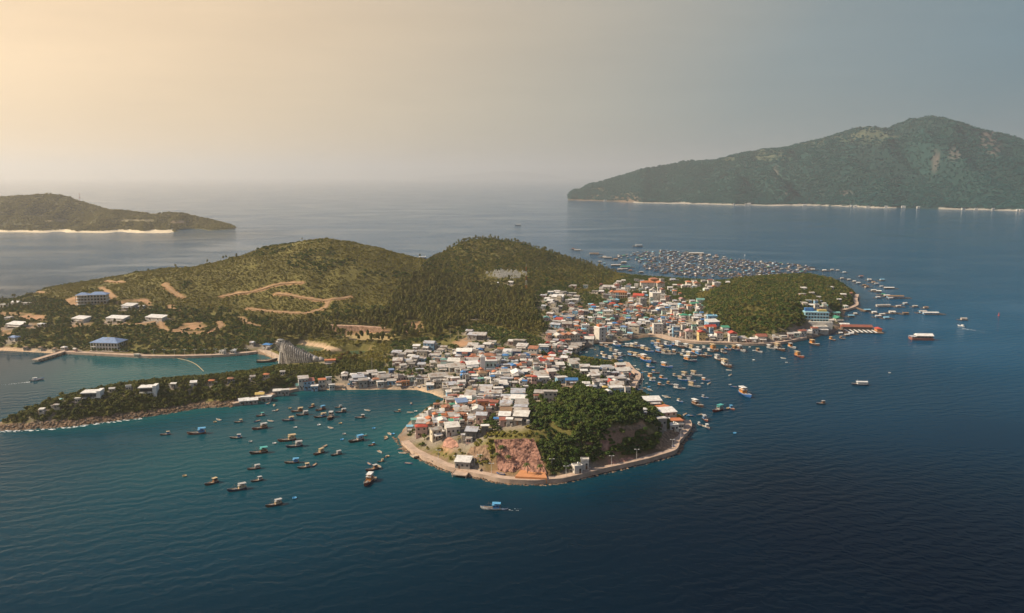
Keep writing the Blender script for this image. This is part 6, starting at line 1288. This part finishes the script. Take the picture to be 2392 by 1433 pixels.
for key, mt in (('wood', M_wood), ('net', M_net), ('roof', RF['g'][4]), ('wall', WL['navy'])): prop(link('rafts', fmass[key].mesh('rafts', mt), froot), kind='stuff')
# red floating restaurant
p = P(2010, 774); r = link('floating_restaurant', None, None, (p[0], p[1], 0), R(-6)); M_redr = RF['r'][1]
slab(r, 'deck', -18, 18, -12, 10, .2, .9, M_wood); b = MB(); b.add([(-17, 2, 3.6), (13, 2, 3.6), (13, 9, 3.6), (-17, 9, 3.6), (-16, 5.5, 5.6), (12, 5.5, 5.6)], [(3, 2, 1, 0), (0, 1, 5, 4), (2, 3, 4, 5), (0, 4, 3), (1, 2, 5)]); link('roof', b.mesh('roof', M_redr), r)
slab(r, 'wall', -16, 12, 3, 8.5, .902, 3.598, WL['dark']); wm_ = MB().box(-.6, .6, -7, 7, .902, 1.25).mesh('walkway', M_white)
for k in range(7): link('walkway', wm_, r, (-14 + k * 4.2, -5.2, 0))
pm_ = MB().box(-1.3, 1.3, -6, 6, .901, .93).mesh('net_pen', M_net)
for k in range(6): link('net_pen', pm_, r, (-11.9 + k * 4.2, -5.2, 0))
slab(r, 'wall', 13.5, 18, -6, 2, .902, 3.4, WL['orange']); link('roof', roof_mesh('hip', 5, 8, 3.41, RF['r'][0]), r, (15.75, -2, 0)); slab(r, 'upper_hut', -15, -8, 10.2, 15, .2, 4.2, M_redr); link('roof', roof_mesh('gable', 8, 5, 4.3, RF['w'][0]), r, (-11.5, 12.6, 0))
slab(r, 'dance_floor', -6, 6, 10.2, 15, .2, 2.0, RF['n'][0]); prop(r, 'red-roofed floating restaurant with white walkways over net pens', 'restaurant')
# moored barge with white roof
p = P(2152, 794); r = link('roofed_barge', None, None, (p[0], p[1], 0), R(-4))
m = MB(); m.hexa([(-9.5, -3.6, -.6), (9, -3.6, -.6), (9, 3.6, -.6), (-9.5, 3.6, -.6)], [(-10.5, -4.2, 1.9), (10, -4.2, 1.9), (10, 4.2, 1.9), (-10.5, 4.2, 1.9)]); link('hull', m.mesh('hull', paintm('pinkish hull', (.42, .16, .11))), r)
slab(r, 'wall', -5.5, 9, -3.2, 3.2, 1.902, 4.1, WL['dark']); link('roof', roof_mesh('gable', 14.5, 7.2, 4.15, RF['w'][0]), r, (2, 0, 0)); slab(r, 'awning', -10.2, -5.6, -3.8, 3.8, 3.2, 3.4, RF['g'][4]); cp = MB().bar((0, 0, 1.9), (0, 0, 3.2), .1, 4).mesh('post', M_white)
for x in (-10, -7.8):
    for y in (-3.6, 3.6): link('post', cp, r, (x, y, 0))
for k in range(4): o = link('window', WINM, r, (-3.6 + k * 3.4, -3.2, 3.1)); o.scale = (1.6, 1, .9)
prop(r, 'pinkish barge with a white gable roof moored alone in the eastern water', 'barge')
for px, py, lab in ((2333, 738, 'small red channel buoy in the strait at the far right'), (1740, 598, 'white channel beacon beyond the fish farms')):
    p = P(px, py); r = link('channel_buoy', None, None, (p[0], p[1], 0)); r.scale = (.6, .6, .6); link('float', MB().bar((0, 0, -.5), (0, 0, 1.0), 1.6, 10).mesh('float', M_red if px > 2000 else M_white), r); link('tower', MB().bar((0, 0, 1), (0, 0, 6), .8, 6, .35).mesh('tower', M_red if px > 2000 else M_white), r); prop(r, lab, 'buoy')
# small houses and the coast road on the mountain's shore
for k, px in enumerate((1414, 1715, 1742, 1750, 1880, 1990, 1998, 2025, 2030, 2070, 2110, 2145, 2250, 2280, 2320, 2378, 2386)):
    sy = float(np.interp(px, [c_[0] for c_ in MOUNT], [c_[1] for c_ in MOUNT])); p = P(px, sy - 2.2, 6); w = rnd.uniform(8, 18)
    o = house('shore_house', p, w, w * .5, rnd.choice((3.5, 5)), R(rnd.uniform(-15, 15)), rnd.choice(('flat', 'gable', 'hip')), rnd.choice(RF['w'] + RF['g'][2:3]), WL['white'], 2, False, 1); HOUSES.pop()
    later(px, o, 'pale low building on the shore', 'below the mountain', 'house', 'pale buildings on the mountain shore')
# ------------------------------------------------------------------ planting
def jitter_grid(x0, x1, y0, y1, s):
    X, Y = np.meshgrid(np.arange(x0, x1, s), np.arange(y0, y1, s)); X, Y = X.ravel(), Y.ravel()
    return X + rng.uniform(-.48, .48, len(X)) * s, Y + rng.uniform(-.48, .48, len(X)) * s
def in_green(px, py):
    r = np.zeros(len(px), bool)
    for a, b, rx, ry in GREEN: r |= ((px - a) / rx) ** 2 + ((py - b) / ry) ** 2 < 1
    return r
HEAD = [(1230, 960), (1262, 920), (1310, 905), (1420, 905), (1500, 922), (1540, 950), (1600, 1000), (1590, 1060), (1500, 1085), (1300, 1122), (1270, 1110), (1262, 1040), (1240, 1012)]
SPIT = [(-60, 1010), (-60, 950), (100, 930), (200, 885), (400, 870), (600, 845), (800, 840), (900, 850), (880, 872), (690, 885), (545, 950), (300, 985), (0, 1010)]
WOOD = [(940, 660), (1000, 640), (1100, 665), (1250, 690), (1290, 780), (1240, 790), (1190, 770), (1090, 765), (1000, 800), (930, 800), (880, 805), (760, 790), (640, 800), (630, 770), (900, 735)]
HILL2 = [(985, 620), (1050, 570), (1150, 545), (1250, 560), (1340, 600), (1440, 640), (1400, 670), (1260, 690), (1100, 665), (1000, 650)]
RESORT = [(-330, 690), (60, 690), (240, 720), (400, 715), (640, 745), (650, 835), (-330, 825)]
EAST = [(1640, 700), (1720, 645), (1880, 630), (1990, 680), (2000, 730), (1900, 760), (1800, 785), (1690, 770)]
x, y = jitter_grid(-880, 480, 350, 1320, 2.6)
x2, y2 = jitter_grid(-15, 190, 365, 490, 2.2); x2b, y2b = jitter_grid(-330, -40, 440, 620, 2.6); x3, y3 = jitter_grid(-20, 190, 365, 480, 1.35); x3b, y3b = jitter_grid(-330, -20, 440, 600, 1.8)
def steep(x, y):
    i = np.clip(((x - GX0) / GS).astype(int), 0, GNX - 1); j = np.clip(((y - GY0) / GS).astype(int), 0, GNY - 1); return slope[j, i] > .55
k = steep(x3, y3); x3, y3 = x3[k], y3[k]; k = steep(x3b, y3b); x3b, y3b = x3b[k], y3b[k]
x, y = np.concatenate((x, x2, x2b, x3, x3b)), np.concatenate((y, y2, y2b, y3, y3b))
k = shore(x, y) > 2; x, y = x[k], y[k]
ok, z, px, py, s = grow_mask(x, y); x, y, z, px, py, s = (q[ok] for q in (x, y, z, px, py, s))
ok = (px > -330) & (px < 2450); x, y, z, px, py, s = (q[ok] for q in (x, y, z, px, py, s))
town = inside(TOWN, px, py); gr = in_green(px, py); head, spit, wood, east = (inside(q, px, py) for q in (HEAD, SPIT, WOOD, EAST))
u = rng.uniform(0, 1, len(x)); gap = fbm(x, y, 11, 3) + np.where(head & (px > 1420) & (py > 990), .10, -.22); hc = clear_of_houses(x, y, 1.2)
fh = from_house(x, y); keep = np.where(town, (gr & (u < .85)) | ((fh > 5) & (u < .75)) | (u < .10), u < .96) & hc
bare = fbm(x, y, 30, 3); keep &= ~(head & (gap > .30)); keep &= ~(head & (px < 1300) & (rng.uniform(0, 1, len(x)) > np.clip((px - 1215 + 45 * fbm(x, y, 9, 2)) / 75, .12, 1))); keep &= ~((bare > .42) & ~wood & ~head & ~spit & (u < .6))
x, y, z, px, py, s, town, gr, head, spit, wood, east = (q[keep] for q in (x, y, z, px, py, s, town, gr, head, spit, wood, east))
dist = np.hypot(x, y)
lush = head | spit | (town & gr) | town
# the largest-showing trees, one by one: headland, spit, town gardens
cand = np.where(lush & (s > 6))[0]; cand = cand[np.argsort(dist[cand] + rng.uniform(0, 60, len(cand)))]
chosen, cell = [], {}
quota = {'head': 135, 'spit': 100, 'town': 45}
for i in cand:
    kq = 'head' if head[i] else 'spit' if spit[i] else 'town'
    if quota[kq] <= 0: continue
    if kq == 'spit' and rng.uniform() < .45: continue
    c = (int(x[i] // 5), int(y[i] // 5))
    if any((c[0] + a, c[1] + b) in cell and math.hypot(cell[(c[0] + a, c[1] + b)][0] - x[i], cell[(c[0] + a, c[1] + b)][1] - y[i]) < 4.2 for a in (-1, 0, 1) for b in (-1, 0, 1)): continue
    cell[c] = (x[i], y[i]); quota[kq] -= 1; chosen.append((i, kq))
PLACE = {'head': ('dark green broadleaf tree in the wood on the headland above the promenade', 'trees of the headland wood'),
         'spit': ('olive green broadleaf tree on the rocky spit beside the bay', 'trees on the spit'),
         'town': ('green garden tree standing between the roofs of the headland town', 'garden trees in the town')}
solo = np.zeros(len(x), bool)
for i, kq in chosen:
    solo[i] = True; o = tree('broadleaf_tree', TREES, (x[i], y[i], z[i]), rnd.uniform(1.2, 2.5), M_spit if kq == 'spit' else None, sq=rnd.uniform(.85, 1.1)); 
    hx_, hy_ = px[i], py[i]
    if kq == 'head': w_ = 'on the headland crest' if hy_ < 950 else 'just above the rock cut' if hx_ < 1320 and hy_ < 1040 else 'beside the white cube houses' if hx_ < 1400 and hy_ > 1030 else 'on the seaward slope of the headland' if hx_ < 1480 else 'on the eastern flank of the headland'
    elif kq == 'spit': w_ = 'near the rocky tip of the spit' if hx_ < 150 else 'around the villa with the pool' if hx_ < 290 else 'around the second white villa' if hx_ < 420 else 'by the orange pavilions on the spit' if hx_ < 570 else 'where the spit joins the aquarium'
    else: w_ = 'between roofs in the western part of town' if hx_ < 1080 else 'between roofs in the middle of town' if hx_ < 1290 else 'between roofs south of the inner harbour'
    later(hx_, o, {'head': 'dark green broadleaf tree', 'spit': 'olive green broadleaf tree', 'town': 'green garden tree'}[kq], w_, 'tree', PLACE[kq][1])
for (a, b) in ((800, 838), (815, 834), (832, 840), (795, 845), (842, 832), (824, 846)):
    c, _ = G(a, b); o = tree('flame_tree', TREES, c, rnd.uniform(2.2, 2.8), M_flame); later(a, o, 'orange-flowering flame tree', 'beside the green ponds', 'tree', 'flame trees by the ponds')
for q in ((950, 892, 'behind the bay beach'), (960, 890, 'behind the bay beach'), (955, 884, 'behind the bay beach'), (975, 895, 'behind the bay beach'), (1160, 1085, 'at the foot of the rock cut'), (1186, 1095, 'at the foot of the rock cut'), (1168, 1078, 'at the foot of the rock cut'), (1232, 1110, 'by the orange court'), (1262, 1112, 'by the orange court'),
          (1325, 842, 'by the inner harbour'), (636, 888, 'on the spit'), (515, 918, 'on the spit'), (505, 930, 'on the spit'), (680, 905, 'at the west end of the beach'), (808, 782, 'by the sandy playing field'), (790, 800, 'by the sandy playing field'), (806, 797, 'by the sandy playing field'), (700, 800, 'by the ponds'), (980, 880, 'behind the bay beach'), (1120, 1088, 'at the foot of the rock cut')):
    c, _ = G(q[0], q[1]); o = tree('coconut_palm', PALMS, c, rnd.uniform(.75, 1.0)); later(q[0], o, 'coconut palm with drooping fronds', q[2], 'palm', 'coconut palms')
r_ = ~solo
green = lush & r_
sz = rng.uniform(1.0, 2.3, len(x)) * np.where(head & (py < 1000), 1.25, 1); pts = np.stack((x, y, z), -1)
sp_ = green & spit & ~head; green = green & ~sp_
scatter('spit_undergrowth', pts[sp_], sz[sp_], rng.uniform(.8, 1.3, sp_.sum()), SPITB, 'olive green bushes covering the long rocky spit', 'bushes')
scatter('headland_undergrowth', pts[green], sz[green], rng.uniform(.8, 1.3, green.sum()), BUSH, 'dense green bushes filling the headland and town gardens', 'bushes')
wd = (wood | east) & ~lush
tallw = wood & ~lush & (rng.uniform(0, 1, len(x)) < .5)
hillw = east & ~lush & ~wood
scatter('east_hill_wood', pts[hillw], rng.uniform(1.3, 2.9, hillw.sum()), rng.uniform(.8, 1.5, hillw.sum()), KNOLL[:2] + BUSH[:3], 'dense round-topped green wood covering the east hill', 'wood')
scatter('casuarina_wood', pts[tallw], rng.uniform(2.0, 3.2, tallw.sum()), rng.uniform(.8, 1.2, tallw.sum()), WOODP, 'dark feathery casuarina wood between the hills and the town', 'wood')
res, h2 = inside(RESORT, px, py), inside(HILL2, px, py); uu = rng.uniform(0, 1, len(x))
tw2 = ~lush & ~wood & ~hillw & ((h2 & (uu < .15)) | (res & (uu < .10)) | (uu < .003)); tallw2 = tw2
scatter('hill_trees', pts[tw2], rng.uniform(1.6, 2.8, tw2.sum()), rng.uniform(.6, 1.0, tw2.sum()), WOODP + BUSH[:2], 'taller dark trees dotted over the second hill and the resort shore', 'trees')
gb = ~lush & ~wood & ~hillw & ~tw2 & ((res & (uu < .55)) | (h2 & (uu < .32)) | (fbm(x, y, 60, 3) > .30) & (uu < .35))
scatter('green_thickets', pts[gb], rng.uniform(1.3, 2.9, gb.sum()), rng.uniform(.7, 1.2, gb.sum()), BUSH, 'greener thickets patched through the dry hillside scrub', 'bushes')
sc = ~lush & ~tallw & ~hillw & ~tw2 & ~gb
scatter('hillside_scrub', pts[sc], np.clip(np.exp(rng.normal(.12, .38, sc.sum())), .5, 2.8), rng.uniform(.6, 1.1, sc.sum()), SCRUB, 'olive brown scrub covering the two round hills', 'scrub')
scatter('mountain_forest', MPTS, rng.uniform(5, 11, len(MPTS)), rng.uniform(.6, .9, len(MPTS)), MTREE, 'blue green forest covering the mountain across the strait', 'forest')
scatter('island_scrub', IPTS, rng.uniform(2.2, 4.8, len(IPTS)), rng.uniform(.6, 1.0, len(IPTS)), ITREE, 'hazy olive scrub covering the hill island', 'scrub')
settle_labels()
print('scatter', green.sum(), tallw.sum(), sc.sum(), len(chosen))
